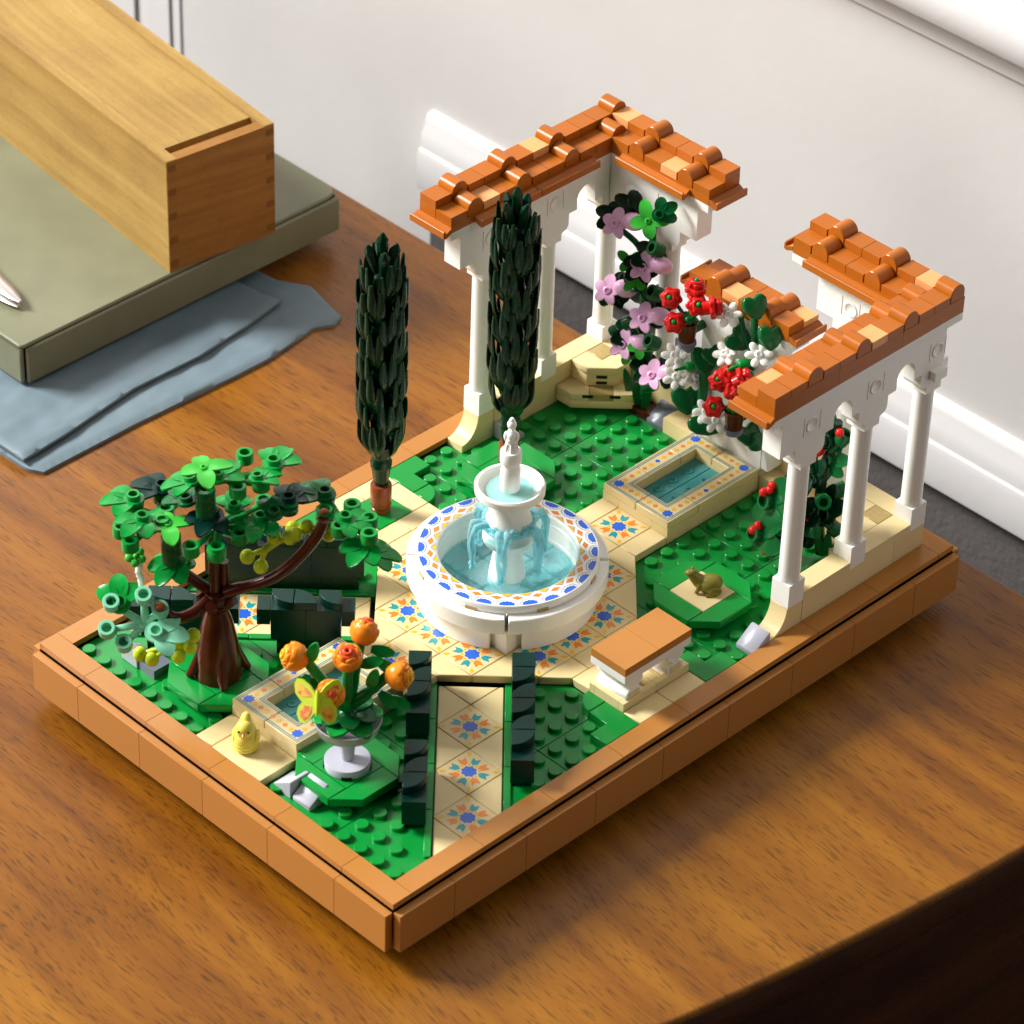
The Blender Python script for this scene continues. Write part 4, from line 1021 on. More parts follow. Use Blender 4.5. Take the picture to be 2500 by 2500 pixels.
# ------------------------------------------------------------------ grey rocks (sloped 1 x 1 pieces)
def slope_bm(bm): add_prism(bm, [(-0.48, 0), (0.48, 0), (0.48, 0.8), (0.36, 0.8), (-0.48, 0.22)], -0.48, 0.48, 0, 'xz'); bmesh.ops.recalc_face_normals(bm, faces=bm.faces); bev(bm, 0.03)
def rock(x, y, z, rz, mat, label, sc=1.08): obj('rock', cached('slope', mat, slope_bm), None, (x, y, z), (0, 0, rz), label, 'rock', 'grey sloped stones', sc=sc)
rock(21.5, 0.52, 0.003, 0, 'pale_grey', 'pale grey sloped stone at the curved cream foot of the arcade')
rock(1.0, 7.2, 0.003, PI/2 + PI, 'pale_grey', 'pale grey stone beside the vase, sloping down towards the chick')
rock(1.05, 6.1, 0.003, 0.0, 'pale_grey', 'pale grey stone beside the vase, sloping down to the tan rim')
rock(1.75, 17.75, 0.003, PI, 'pale_grey', 'pale grey stone on the lawn under the low tree branch')
brick('stone_slab', 1.3, 16.2, 0.003, 2.3, 17.2, 0.45, 'dark_grey', None, 0.03, label='flat dark grey stone on the lawn under the low tree branch', cat='stone')
rock(30.5, 14.5, 0.003, 0, 'dark_grey', 'dark grey sloped stone at the foot of the pink orchids')
rock(24.5, 18.5, 0.003, PI, 'pale_grey', 'pale grey sloped stone behind the cypress at the low cream wall')

# ------------------------------------------------------------------ vase with orange roses
V0 = (3.0, 6.0)
def vz(u, za, d=0): return at3(V0, u, za - KE*d, d)
va = thing('flower_vase', 'grey pedestal vase holding five orange roses', 'vase', (3, 6, 0.8))
def base_disc(bm): add_lathe(bm, [(0, 0), (0.93, 0), (0.96, 0.03), (0.96, 0.36), (0.93, 0.4), (0, 0.4)], 40)
fo = obj('vase_foot', cached('vfoot', 'pale_grey', base_disc), va, (3, 6, 0.803))
for k in range(4): obj('notch', box_mesh(0.08, 0.42, 0.14, 'black', 0), fo, (3 + 0.95*math.cos(k*PI/2 - 2.36), 6 + 0.95*math.sin(k*PI/2 - 2.36), 0.81), (0, 0, k*PI/2 - 2.36))
obj('vase_stem', lathe_mesh([(0, 0), (0.26, 0), (0.3, 0.4), (0.36, 1.0), (0.4, 1.25), (0, 1.25)], 'pale_grey', 24), va, (3, 6, 1.2))
obj('vase_bowl', lathe_mesh([(0.3, 0.0), (0.9, 0.12), (1.28, 0.45), (1.42, 0.95), (1.36, 0.96), (1.2, 0.5), (0.85, 0.2), (0, 0.12)], 'clear_smoke', 40), va, (3, 6, 2.4))
def leaf_skirt(bm):
    for k in range(6):
        a = k*PI/3 + 0.2
        add_blade(bm, (0.3*math.cos(a), 0.3*math.sin(a), 0), (math.cos(a), math.sin(a), 0.1 if k % 2 else -0.05), 1.15, 1.0, 0.22, 0.12)
    add_lathe(bm, [(0, -0.3), (0.45, -0.3), (0.5, 0), (0.4, 0.2), (0, 0.3)], 16)
obj('leaf_skirt', cached('skirt', 'green', leaf_skirt, 50), va, (3, 6, 3.3), (0, 0, 0.2))
obj('leaf_skirt', cached('skirt', 'mid_green', leaf_skirt, 50), va, (3, 6, 3.6), (0, 0, 0.75), sc=0.85)
def rose_bm(bm):
    add_lathe(bm, [(0, -0.5), (0.3, -0.46), (0.52, -0.2), (0.58, 0.05), (0.5, 0.28), (0.3, 0.3), (0, 0.3)], 18)
    for layer, (r, z, n_, sz) in enumerate(((0.42, 0.05, 5, 0.27), (0.3, 0.24, 5, 0.22))):
        for k in range(n_):
            a = k*2*PI/n_ + layer*0.6
            add_ball(bm, (r*math.cos(a), r*math.sin(a), z), (sz*0.55, sz*1.15, sz), 10, Euler((0, 0.25, a)).to_quaternion())
    for f in bm.faces: f.material_index = 0
    st = len(bm.faces)
    add_torus(bm, 0.25, 0.085, 0.4, 18, 8); add_torus(bm, 0.14, 0.07, 0.5, 16, 8)
    add_lathe(bm, [(0.16, 0.38), (0, 0.36)], 12)
    bm.faces.ensure_lookup_table()
    for f in bm.faces[st:]: f.material_index = 1
def rose_at(p, d, tip, hub):
    stem('flower_stem', smooth_path([hub, Vector(hub)*0.45 + (Vector(p) - Vector(d).normalized()*0.5)*0.55 - Vector((0, 0, 0.12)), Vector(p) - Vector(d).normalized()*0.45], 5), [0.26]*5 + [0.22]*5 + [0.2], 'green', va, 10)
    obj('rose', cached('rose', ['orange', tip], rose_bm, 60), va, p, zrot_to(d), sc=1.06)
hub = (3, 6, 3.9)
rose_at(vz(0.0, 6.45, 0), (TOCAM*0.5 + UPV*0.9), 'orange_red', hub)
rose_at(vz(-2.1, 6.45, 0.1), (-LAT*0.9 + UPV*0.35 - FWD*0.1), 'amber', hub)
rose_at(vz(0.6, 7.75, 1.1), (FWD*0.55 + UPV*0.75 + LAT*0.3), 'orange_red', hub)
rose_at(vz(2.05, 5.6, -0.1), (LAT*0.95 + UPV*0.15 - FWD*0.25), 'amber', hub)
rose_at(vz(-0.6, 4.65, -1.2), (-FWD*0.7 + UPV*0.75 - LAT*0.2), 'orange_red', hub)
for (u, za, d, dr) in ((-1.5, 6.3, 0.0, LAT*0.3 + UPV), (-1.6, 5.5, 0.0, -UPV - LAT*0.35), (0.9, 6.9, 0.7, LAT*0.9 - UPV*0.2), (1.2, 6.3, 0.3, LAT*0.7 - UPV*0.5), (0.5, 6.1, 0.3, LAT + UPV*0.3), (1.3, 4.7, 0, LAT*0.6 - UPV*0.7), (1.7, 4.4, 0.2, LAT*0.8 - UPV*0.5), (0.9, 5.0, -0.2, UPV + LAT*0.3), (-1.2, 5.0, 0.2, -LAT + UPV*0.3)):
    bm = bmesh.new(); add_blade(bm, (0, 0, 0), dr, 0.95, 0.5, 0.15, 0.1, TOCAM); obj('leaf', finish(bm, 'green', 50), va, vz(u, za, d))
# butterfly on the front rose
bf = thing('butterfly', 'yellow and orange butterfly resting on the vase flowers', 'butterfly', vz(-1.1, 4.3, -1.9))
def wing_outline(sx):
    q = [(0.03, -0.45), (0.06, 0.28), (0.3, 0.62), (0.62, 0.86), (0.88, 0.9), (0.98, 0.66), (0.92, 0.3), (0.72, 0.06), (0.62, -0.04), (0.78, -0.22), (0.84, -0.5), (0.72, -0.8), (0.5, -0.88), (0.28, -0.72), (0.12, -0.5)]
    return [(sx*a, b_) for a, b_ in q]
qb = TOCAM.to_track_quat('Z', 'Y')
for sx in (-1, 1):
    w_ = wing_outline(sx)
    if area2(w_) < 0: w_ = w_[::-1]
    wo = obj('wing', cached(('wing', sx), 'lime', lambda bm: (add_prism(bm, w_, -0.07, 0.07), bev(bm, 0.03, 1, ang=50))), bf, vz(-1.1, 4.3, -1.9), qb @ Euler((0, sx*0.35, 0)).to_quaternion())
    def inner(bm):
        up = [(sx*(0.16 + 0.78*a), 0.34 + 0.62*(b_ - 0.34)) for a, b_ in ((0.05, 0.1), (0.1, 0.3), (0.35, 0.6), (0.62, 0.85), (0.85, 0.9), (0.9, 0.62), (0.82, 0.3), (0.6, 0.08))]
        lo = [(sx*(0.12 + 0.72*a), b_*0.8 - 0.08) for a, b_ in ((0.1, -0.15), (0.6, -0.1), (0.8, -0.4), (0.78, -0.65), (0.55, -0.85), (0.3, -0.72), (0.12, -0.45))]
        for pl in (up, lo): add_prism(bm, pl if area2(pl) > 0 else pl[::-1], 0.06, 0.085)
    obj('wing_pattern', cached(('wingin', sx), 'wing_ink', inner), wo, vz(-1.1, 4.3, -1.9), (0, 0, 0)) if 'wing_ink' in MATS else None
bm = bmesh.new(); add_tube(bm, [(0, -0.55, 0), (0, 0, 0.05), (0, 0.45, 0)], [0.06, 0.1, 0.07], 8); obj('body', finish(bm, 'lime', 60), bf, vz(-1.1, 4.3, -1.9), qb)

# ------------------------------------------------------------------ chick and frog figurines
C0 = Vector((0.95, 9.95, 0.404))
def chick_bm(bm):                                # faces -y, tail +y
    add_lathe(bm, [(0, 0), (0.42, 0), (0.5, 0.12), (0.52, 0.4), (0.5, 0.65), (0.44, 0.85), (0.3, 1.0), (0, 1.05)], 20)
    add_ball(bm, (0, -0.1, 1.12), (0.4, 0.4, 0.42), 16)
    add_ball(bm, (0, 0.25, 0.7), (0.42, 0.5, 0.45), 14)
    add_tube(bm, [(0, 0.08, 1.3), (0, 0.18, 1.5), (0, 0.24, 1.64), (0, 0.26, 1.72)], [0.3, 0.22, 0.16, 0.07], 12)
    for s_ in (-1, 1): add_ball(bm, (s_*0.46, 0.1, 0.62), (0.12, 0.36, 0.3), 10)
    for z in (0.2, 0.4): add_torus(bm, 0.5, 0.05, z, 20, 6)
qc = math.atan2(-0.62, -0.78) + PI/2
ch = obj('chick', cached('chick', 'yellow', chick_bm, 60), None, C0, (0, 0, qc), 'small yellow chick on the cream tiles beside a pool', 'chick')
rot_c = Euler((0, 0, qc)).to_matrix()
for s_ in (-1, 1): obj('eye', cached('eye', 'black', lambda bm: add_ball(bm, (0, 0, 0), 0.05, 8)), ch, (C0 + Vector((s_*0.2, -0.45, 1.22))))
obj('beak', cached('beak', 'orange', lambda bm: add_tube(bm, [(0, 0, 0), (0, -0.2, -0.03)], [0.1, 0.03], 8)), ch, (C0 + Vector((0, -0.42, 1.1))))
def frog_bm(bm):                                 # head towards -x
    add_ball(bm, (0.22, 0, 0.4), (0.6, 0.47, 0.4), 18, Euler((0, -0.25, 0)).to_quaternion())
    add_tube(bm, [(0.1, 0, 0.3), (-0.25, 0, 0.5), (-0.48, 0, 0.72), (-0.58, 0, 0.86)], [0.38, 0.32, 0.24, 0.22], 14)
    add_ball(bm, (-0.62, 0, 0.92), (0.28, 0.2, 0.15), 14, Euler((0, -0.2, 0)).to_quaternion())
    for s_ in (-1, 1):
        add_ball(bm, (-0.55, s_*0.13, 1.04), 0.09, 8)
        add_ball(bm, (0.42, s_*0.36, 0.26), (0.36, 0.16, 0.26), 12)
        add_tube(bm, [(0.55, s_*0.4, 0.08), (0.1, s_*0.48, 0.06)], [0.1, 0.08], 8)
        add_tube(bm, [(-0.2, s_*0.24, 0.5), (-0.26, s_*0.3, 0.2), (-0.34, s_*0.32, 0.05)], [0.13, 0.1, 0.09], 8)
obj('frog', cached('frog', 'olive', frog_bm, 60), None, (22.1, 4.0, 0.803), (0, 0, -0.85), 'olive green frog sitting upright on the cream square', 'frog')

# ------------------------------------------------------------------ pink orchids climbing beside the steps
def orchid_bm(bm):                               # faces +z
    for k, (a, l, w_) in enumerate(((PI/2, 0.6, 0.46), (PI/2 + 1.25, 0.5, 0.44), (PI/2 + 2.5, 0.5, 0.36), (PI/2 - 2.5, 0.54, 0.36), (PI/2 - 1.25, 0.45, 0.42))):
        add_blade(bm, (0.05*math.cos(a), 0.05*math.sin(a), 0), (math.cos(a), math.sin(a), 0.1), l, w_, 0.12, 0.12)
    add_lathe(bm, [(0.15, -0.05), (0.15, 0.14), (0.09, 0.16), (0.08, 0.08), (0, 0.08)], 14)
    add_ball(bm, (0.62, 0.26, 0.02), (0.46, 0.34, 0.34), 16)
    add_tube(bm, [(0.1, 0, -0.05), (0.4, 0.15, -0.12)], 0.16, 8)
def faceq(d, roll=0.0): return Vector(d).normalized().to_track_quat('Z', 'Y') @ Euler((0, 0, roll)).to_quaternion()
oc = thing('orchid_vine', 'tall green vine with pink orchids climbing beside the stepped platform', 'plant', (30.5, 15.5, 0.0))
brick('planting_plate', 30.05, 15, 0.005, 31, 16.9, 0.4, 'brown', oc)
def OX(y, z_, x=29.9): return Vector((x, y, z_))
PK = [(29.7, 17.3, 9.9), (29.7, 15.5, 8.45), (29.7, 17.6, 6.15), (29.7, 15.37, 5.75), (29.7, 16.5, 3.7), (29.7, 14.6, 3.0)]
main = [(30.4, 15.6, 0.4), (30.2, 15.5, 2.2), (30.1, 15.2, 3.6), (30.1, 15.5, 5.2), (30.1, 15.8, 6.9), (30.1, 15.4, 8.6), (30.1, 15.4, 10.6)]
stem('vine_stem', smooth_path(main, 5), [0.2]*31, 'mid_green', oc, 10, 0.6)
for k, p in enumerate(PK):
    b_ = main[[5, 4, 4, 3, 2, 1][k]]
    stem('vine_arm', smooth_path([b_, (Vector(b_) + Vector(p))/2 + Vector((0.1, 0, 0.1)), Vector(p) - TOCAM*0.35], 4), [0.17]*9, 'mid_green', oc, 8, 0.7)
    obj('orchid', cached('orchid', 'pink', orchid_bm, 60), oc, Vector(p) + TOCAM*0.35, faceq(TOCAM + UPV*0.3 - LAT*0.35), sc=1.22)
    obj('leaf', leaf3('deep_green'), oc, Vector(p) + Vector((0.35, 0.1, 0.35)) + LAT*0.45, faceq(TOCAM*0.6 + UPV*0.4 + LAT*0.3, 0.9 + 2.1*k), sc=0.95)
    obj('leaf', leaf3('deep_green'), oc, Vector(p) + Vector((0.4, 0.1, 0.0)) - LAT*0.1, faceq(TOCAM*0.7 + UPV*0.5, 2.6 + 1.3*k), sc=0.85)
for k, (y_, z_) in enumerate(((15.0, 9.6), (16.3, 7.4), (14.9, 7.3), (16.3, 5.0), (14.9, 4.6), (14.9, 2.2))):
    obj('vine_ring', cached('vring', 'mid_green', lambda bm: add_ring(bm, (0, 0, -0.3), 0.34, 0.2, 0.6)), oc, (29.95, y_, z_), faceq(TOCAM*0.4 + LAT*(0.7 if k % 2 else -0.7) + UPV*0.3))
    stem('vine_arm', [(30.1, 15.45, z_ - 0.9), (29.97, y_, z_ - 0.15)], 0.14, 'mid_green', oc, 8, 0.7)
obj('leaf_sprig', sprig(), oc, (29.6, 15.3, 11.1), faceq(TOCAM + UPV*0.2, 0.3), sc=0.85)
obj('leaf', leaf3('mid_green'), oc, (30.0, 15.0, 11.4), faceq(TOCAM + UPV*0.1, 0.6), sc=0.7)
for (y_, z_, r_) in ((16.4, 8.3, 0.9), (15.9, 7.6, 2.4), (15.5, 4.1, 0.2), (16.1, 3.4, 1.2)):
    obj('leaf_sprig', sprig(), oc, (29.75, y_, z_), faceq(TOCAM + UPV*0.3, r_), sc=0.6)
for (y_, a) in ((15.9, 0.15), (15.5, -0.2), (16.2, 0.4)):
    bm = bmesh.new(); add_blade(bm, (0, 0, 0), (0, a, 1), 1.7, 0.42, 0.1, 0.1, TOCAM); obj('grass_blade', finish(bm, 'mid_green', 50), oc, (30.3, y_, 0.4))

# ------------------------------------------------------------------ white blossoms on the garden wall
def daisy_bm(bm):
    for k in range(6):
        a = k*PI/3; q = Euler((0, -0.2, a)).to_quaternion()
        add_ball(bm, (0.34*math.cos(a), 0.34*math.sin(a), 0.02), (0.24, 0.17, 0.1), 12, q)
    add_lathe(bm, [(0.2, 0), (0.17, 0.12), (0.1, 0.15), (0.08, 0.08), (0, 0.08)], 14)
def heart_bm(bm):
    q = [(0, -0.62), (0.3, -0.4), (0.52, -0.05), (0.56, 0.25), (0.4, 0.46), (0.18, 0.46), (0, 0.3), (-0.18, 0.46), (-0.4, 0.46), (-0.56, 0.25), (-0.52, -0.05), (-0.3, -0.4)]
    add_prism(bm, q, -0.2, 0.2); bmesh.ops.recalc_face_normals(bm, faces=bm.faces); bev(bm, 0.09, 2, ang=30)
def blossom_vine(label, base, stems, flowers, leaves, knobs):
    t = thing('blossom_vine', label, 'plant', base, 'white blossoms on the garden wall')
    for pts, r in stems: stem('vine_stem', smooth_path(pts, 5), r, 'mid_green', t, 10, 0.7)
    for p, d, r in flowers: obj('blossom', cached('daisy', 'white', daisy_bm, 60), t, Vector(p) + TOCAM*0.15, faceq(Vector(d) + UPV*0.25, r), sc=1.12)
    for p, d, r, sc_ in leaves: obj('leaf', cached('heart', 'mid_green', heart_bm, 50), t, p, faceq(d, r), sc=sc_)
    for p, d in knobs:
        obj('bud_stem', cached('bud', 'green', lambda bm: (add_tube(bm, [(0, 0, -0.5), (0, 0, 0.1), (0, 0, 0.25)], [0.2, 0.24, 0.1], 10), add_tube(bm, [(0, 0, 0.2), (0.1, 0, 0.75)], [0.1, 0.06], 8)), 60), t, p, faceq(d))
T1 = TOCAM
blossom_vine('white-flowered vine on the garden wall under its roof end', (30, 8.8, 1.3),
    [([(29.9, 8.9, 6.3), (29.75, 8.7, 7.3), (29.7, 8.7, 8.4), (29.65, 8.7, 9.3)], [0.2]*16), ([(29.7, 8.75, 7.4), (29.7, 9.3, 8.2), (29.65, 9.5, 8.9)], [0.15]*11), ([(29.7, 8.7, 7.6), (29.65, 8.1, 8.2), (29.6, 7.8, 8.5)], [0.15]*11)],
    [((29.5, 10.1, 8.72), T1 + LAT*-0.2, 0.2), ((29.5, 10.1, 6.65), T1 - LAT*0.7, 0.5), ((29.4, 8.1, 7.68), T1, 0.1), ((29.6, 9.75, 6.4), -LAT*0.2 + T1*0.4 - UPV*0.7, 0.5)],
    [((29.6, 8.7, 9.87), T1 + LAT*0.3, 0.1, 1.05), ((29.6, 7.68, 8.75), T1 + LAT*0.3, -0.2, 1.05), ((29.75, 9.6, 7.6), T1 - UPV*0.3, 1.0, 1.1)],
    [((29.4, 9.0, 6.7), -LAT*0.7 - UPV*0.3 + T1*0.4)])
blossom_vine('white-flowered vine low on the garden wall beside the grey stone', (30, 11.9, 1.3),
    [([(29.9, 11.6, 1.6), (29.75, 11.5, 3.2), (29.7, 11.4, 4.6), (29.75, 11.2, 5.7)], [0.28]*16), ([(29.7, 11.45, 3.0), (29.7, 12.0, 2.6), (29.7, 12.3, 2.9)], [0.2]*11)],
    [((29.5, 13.1, 5.0), T1 - LAT*0.3, 0.2), ((29.5, 12.95, 3.9), T1, 0.4), ((29.6, 11.9, 4.4), T1 + LAT*0.6, 0.1), ((29.5, 11.0, 3.0), T1 - LAT*0.3, 0.3), ((29.5, 10.4, 2.85), T1 - UPV*0.3, 0.0), ((29.7, 12.6, 4.7), T1 + LAT*0.8, 0.4)],
    [((29.65, 11.4, 5.6), T1, 0.0, 1.2), ((29.65, 12.32, 2.95), T1 - UPV*0.2, 0.1, 1.3), ((29.6, 11.1, 2.35), T1, 0.9, 1.35), ((29.65, 8.5, 3.0), T1 + LAT*0.3, 0.2, 1.05), ((29.7, 8.0, 2.8), T1 + LAT*0.5, 1.0, 0.8), ((29.7, 11.0, 6.0), T1 + UPV*0.4, 0.4, 0.9)],
    [((29.4, 12.05, 5.0), -LAT*0.8 - UPV*0.2 + T1*0.3)])

# ------------------------------------------------------------------ hanging pots with red flowers
def red_bm(bm):
    def scallop(r, z0, z1, n_=6):
        q = [((r + 0.05*math.cos(n_*a))*math.cos(a), (r + 0.05*math.cos(n_*a))*math.sin(a)) for a in [k*2*PI/36 for k in range(36)]]
        add_prism(bm, q, z0, z1)
    scallop(0.47, -0.18, 0.06); scallop(0.34, 0.06, 0.3)
    bmesh.ops.recalc_face_normals(bm, faces=bm.faces); bev(bm, 0.06, 2, ang=50)
    add_torus(bm, 0.2, 0.09, 0.3, 20, 8)
    add_lathe(bm, [(0.3, -0.5), (0.3, -0.18), (0, -0.18)], 14)
def red_pot(x, y, zb, zt, flowers, label):
    t = thing('hanging_pot', label, 'flower pot', (x, y, zb), 'red flower pots on the garden wall')
    h = zt - zb
    obj('pot_base', lathe_mesh([(0, 0), (0.42, 0), (0.46, 0.08), (0.4, 0.14), (0.45, 0.2), (0.42, 0.28), (0, 0.28)], 'dark_grey', 28), t, (x, y, zb))
    obj('pot', lathe_mesh([(0, 0), (0.36, 0), (0.38, 0.1), (0.47, h - 0.35), (0.5, h - 0.3), (0.44, h - 0.3), (0.36, 0.12), (0, 0.12)], 'clear_brown', 28), t, (x, y, zb + 0.28))
    obj('soil', lathe_mesh([(0, 0), (0.34, 0), (0.42, h - 0.5), (0, h - 0.45)], 'brown', 20), t, (x, y, zb + 0.41))
    stem('pot_arm', [(x + 0.4, y, zb + h*0.5), (30.05, y, zb + h*0.5)], 0.22, 'mid_green', t, 12)
    obj('leaf_clump', cached('clump', 'mid_green', lambda bm: [add_ball(bm, (0.2*math.cos(a), 0.2*math.sin(a), 0.1), (0.22, 0.22, 0.26), 10) for a in (0, 1.3, 2.6, 3.9, 5.2)], 60), t, (x, y, zb + h))
    for p, d in flowers:
        d = Vector(d).normalized()
        stem('flower_stem', [(x, y, zb + h), Vector(p) - d*0.4], 0.09, 'mid_green', t, 8)
        f = obj('red_flower', cached('redf', 'red', red_bm, 50), t, p, faceq(d), sc=1.04)
        obj('flower_eye', cached('feye', 'green', lambda bm: add_ball(bm, (0, 0, 0), 0.12, 10)), t, Vector(p) + d*0.36)
red_pot(29.0, 12.0, 6.4, 7.7, [((28.8, 12.92, 8.55), T1 - LAT*0.25), ((28.9, 11.6, 9.75), UPV + LAT*0.1), ((28.6, 11.15, 9.15), T1 + LAT*0.1), ((28.9, 10.45, 9.25), LAT + UPV*0.15), ((28.4, 12.25, 7.75), T1 - LAT*0.15)], 'clear brown pot of red flowers high on the garden wall')
red_pot(29.0, 8.87, 3.25, 4.5, [((28.7, 9.65, 5.8), T1 + UPV*0.3 - LAT*0.3), ((28.9, 9.3, 6.2), UPV + LAT*0.3), ((28.7, 8.2, 6.7), LAT*0.8 + UPV*0.6), ((28.5, 8.5, 5.85), T1 + LAT*0.5), ((28.4, 9.6, 4.55), T1 - LAT*0.1)], 'clear brown pot of red flowers low on the garden wall near the arcade roof')

# ------------------------------------------------------------------ berry shrub inside the right arcade
B0 = (26.0, 4.0)
def bz(u, za, d=0): return at3(B0, u, za - KE*d, d)
sh = thing('berry_shrub', 'glossy green shrub with red berries growing inside the columned arcade', 'shrub', bz(2.2, 0.4, 0.6))
main = [bz(2.5, 0.9, 0.8), bz(2.35, 2.2, 0.6), bz(2.24, 3.87, 0.5), bz(2.33, 5.7, 0.5), bz(2.7, 6.8, 0.6), bz(2.7, 8.0, 0.6)]
stem('shrub_stem', smooth_path(main, 5), [0.24]*26, 'deep_green', sh, 12)
def rod(p, q, r=0.22):
    p, q = Vector(p), Vector(q)
    stem('shrub_arm', [p, q], [r*0.7, r], 'mid_green', sh, 10)
    d = (q - p).normalized(); obj('shrub_ring', cached('sring', 'mid_green', lambda bm: add_ring(bm, (0, 0, -0.2), 0.36, 0.2, 0.55)), sh, q, zrot_to(d))
for a, q in ((bz(2.24, 3.87, 0.5), bz(3.05, 4.3, 0.7)), (bz(2.24, 3.7, 0.5), bz(2.95, 3.45, 0.4)), (bz(2.3, 2.8, 0.5), bz(3.0, 2.2, 0.3)), (bz(2.24, 3.87, 0.5), bz(1.2, 3.2, 0.2)), (bz(2.3, 2.6, 0.5), bz(0.45, 1.1, -0.1)), (bz(2.3, 4.8, 0.5), bz(2.9, 5.9, 0.9)), (bz(2.5, 6.4, 0.5), bz(2.95, 7.1, 0.4)), (bz(2.24, 4.4, 0.5), bz(1.6, 5.4, 0.6)), (bz(2.24, 3.6, 0.5), bz(2.05, 2.1, -0.2)), (bz(2.6, 7.2, 0.6), bz(2.35, 8.1, 0.9)), (bz(2.24, 3.9, 0.5), bz(2.3, 3.7, -0.3))): rod(a, q)
nl = (-LAT*0.75 + UPV*0.25 - FWD*0.45)
for p, r_, s_ in ((bz(0.15, 3.7, 0.2), 0.2, 1.4), (bz(-0.25, 1.9, 0.0), 0.9, 1.35), (bz(0.6, 2.6, 0.3), 2.0, 1.1), (bz(1.6, 2.6, 0.2), 1.5, 0.9), (bz(2.0, 4.9, 0.3), 2.2, 0.9), (bz(2.6, 6.0, 0.5), 0.5, 0.85), (bz(1.9, 1.6, 0.1), 3.0, 0.9), (bz(1.1, 3.6, 0.4), 1.2, 1.2), (bz(1.0, 1.6, 0.2), 2.6, 1.1), (bz(2.7, 3.0, 0.1), 1.8, 1.0), (bz(2.3, 7.0, 0.5), 2.9, 0.9)):
    obj('leaf', leaf3('mid_green' if r_ < 1 else 'deep_green'), sh, p, faceq(nl, r_), sc=s_)
for p in (bz(0.1, 4.5, 0.1), bz(0.0, 4.25, 0.0), bz(-0.28, 4.12, 0.0), bz(-0.4, 2.29, -0.2), bz(-0.62, 2.02, -0.2), bz(0.0, 0.9, -0.3), bz(1.83, 2.68, 0.0), bz(1.7, 2.5, 0.1), bz(2.8, 7.4, 0.2)):
    obj('berry', cached('berry', 'red', lambda bm: add_ball(bm, (0, 0, 0), 0.2, 14), 60), sh, p)
obj('red_petal', cached('petal', 'red', lambda bm: add_ball(bm, (0, 0, 0), (0.34, 0.16, 0.36), 14), 60), sh, bz(2.05, 6.5, 0.4))
for dz in (0.0, 0.5, -0.4):
    bm = bmesh.new(); add_blade(bm, (0, 0, 0), UPV + LAT*dz, 1.3, 0.4, 0.1, 0.1, TOCAM); obj('grass_blade', finish(bm, 'mid_green', 50), sh, bz(2.75 + dz*0.3, 0.7, 0.3))
# ------------------------------------------------------------------ things on the table behind: cloth pouch, file box, wooden box, tweezers
def cloth_sheet(name, outline, z0, z1, parent, seed, amp=0.12, **k):
    """soft slab: outline filled with a fine grid, upper side gently rumpled, edges rounded"""
    bm = bmesh.new(); x0 = min(p[0] for p in outline); x1 = max(p[0] for p in outline); y0 = min(p[1] for p in outline); y1 = max(p[1] for p in outline)
    def edge_d(x, y):
        d = 1e9; ins = False
        for i in range(len(outline)):
            a, b_ = Vector(outline[i]), Vector(outline[(i+1) % len(outline)]); p = Vector((x, y))
            t = max(0, min(1, (p-a).dot(b_-a)/max(1e-9, (b_-a).length_squared))); d = min(d, (p - (a + (b_-a)*t)).length)
            if (a.y > y) != (b_.y > y) and x < (b_.x - a.x)*(y - a.y)/(b_.y - a.y) + a.x: ins = not ins
        return d if ins else -d
    from mathutils import noise as mn
    st = 0.25; nx = int((x1 - x0)/st) + 3; ny = int((y1 - y0)/st) + 3; V = {}; T_ = {}
    for i in range(nx):
        for j in range(ny):
            x, y = x0 - st + i*st, y0 - st + j*st; d = edge_d(x, y)
            if d > -st*0.75:
                if d < st*0.6:                  # snap the border vertices to the outline
                    best = None
                    for q in range(len(outline)):
                        a, b_ = Vector(outline[q]), Vector(outline[(q+1) % len(outline)]); p = Vector((x, y))
                        t = max(0, min(1, (p-a).dot(b_-a)/max(1e-9, (b_-a).length_squared))); c_ = a + (b_-a)*t
                        if best is None or (p - c_).length < best[0]: best = ((p - c_).length, c_)
                    x, y = best[1]; d = 0
                f = min(1, max(0, d)/0.16); f = math.sqrt(1 - (1 - f)**2)
                wv = amp*(mn.noise(Vector((x*0.25, y*0.6, seed))) + 0.5*mn.noise(Vector((x*0.9, y*1.3, seed + 5))) + 0.5*abs(mn.noise(Vector((x*0.5 + y*0.5, (y - 0.2*x)*1.6, seed + 9))))) * f
                V[i, j] = bm.verts.new((x, y, z0 + (z1 - z0)*(0.6 + 0.4*f) + wv*min(1, max(0, d)/1.2))); T_[i, j] = bm.verts.new((x, y, z0))
    for i in range(nx - 1):
        for j in range(ny - 1):
            kq = [(i, j), (i+1, j), (i+1, j+1), (i, j+1)]
            if all(q in V for q in kq):
                bm.faces.new([V[q] for q in kq]); bm.faces.new([T_[q] for q in kq][::-1])
    bnd = [e for e in bm.edges if len(e.link_faces) == 1]
    top_of = {V[q]: T_[q] for q in V}
    for e in bnd:
        a, b_ = e.verts
        if a in top_of and b_ in top_of:
            try: bm.faces.new((a, b_, top_of[b_], top_of[a]))
            except ValueError: pass
    bmesh.ops.delete(bm, geom=[v for v in bm.verts if not v.link_faces], context='VERTS')
    return obj(name, finish(bm, 'cloth_blue', 60), parent, (0, 0, 0), **k) if parent is None else obj(name, finish(bm, 'cloth_blue', 60), parent, (0, 0, 0))
po = thing('cloth_pouch', 'folded blue-grey cloth pouch lying under the olive box', 'pouch', (18, 38, ZT))
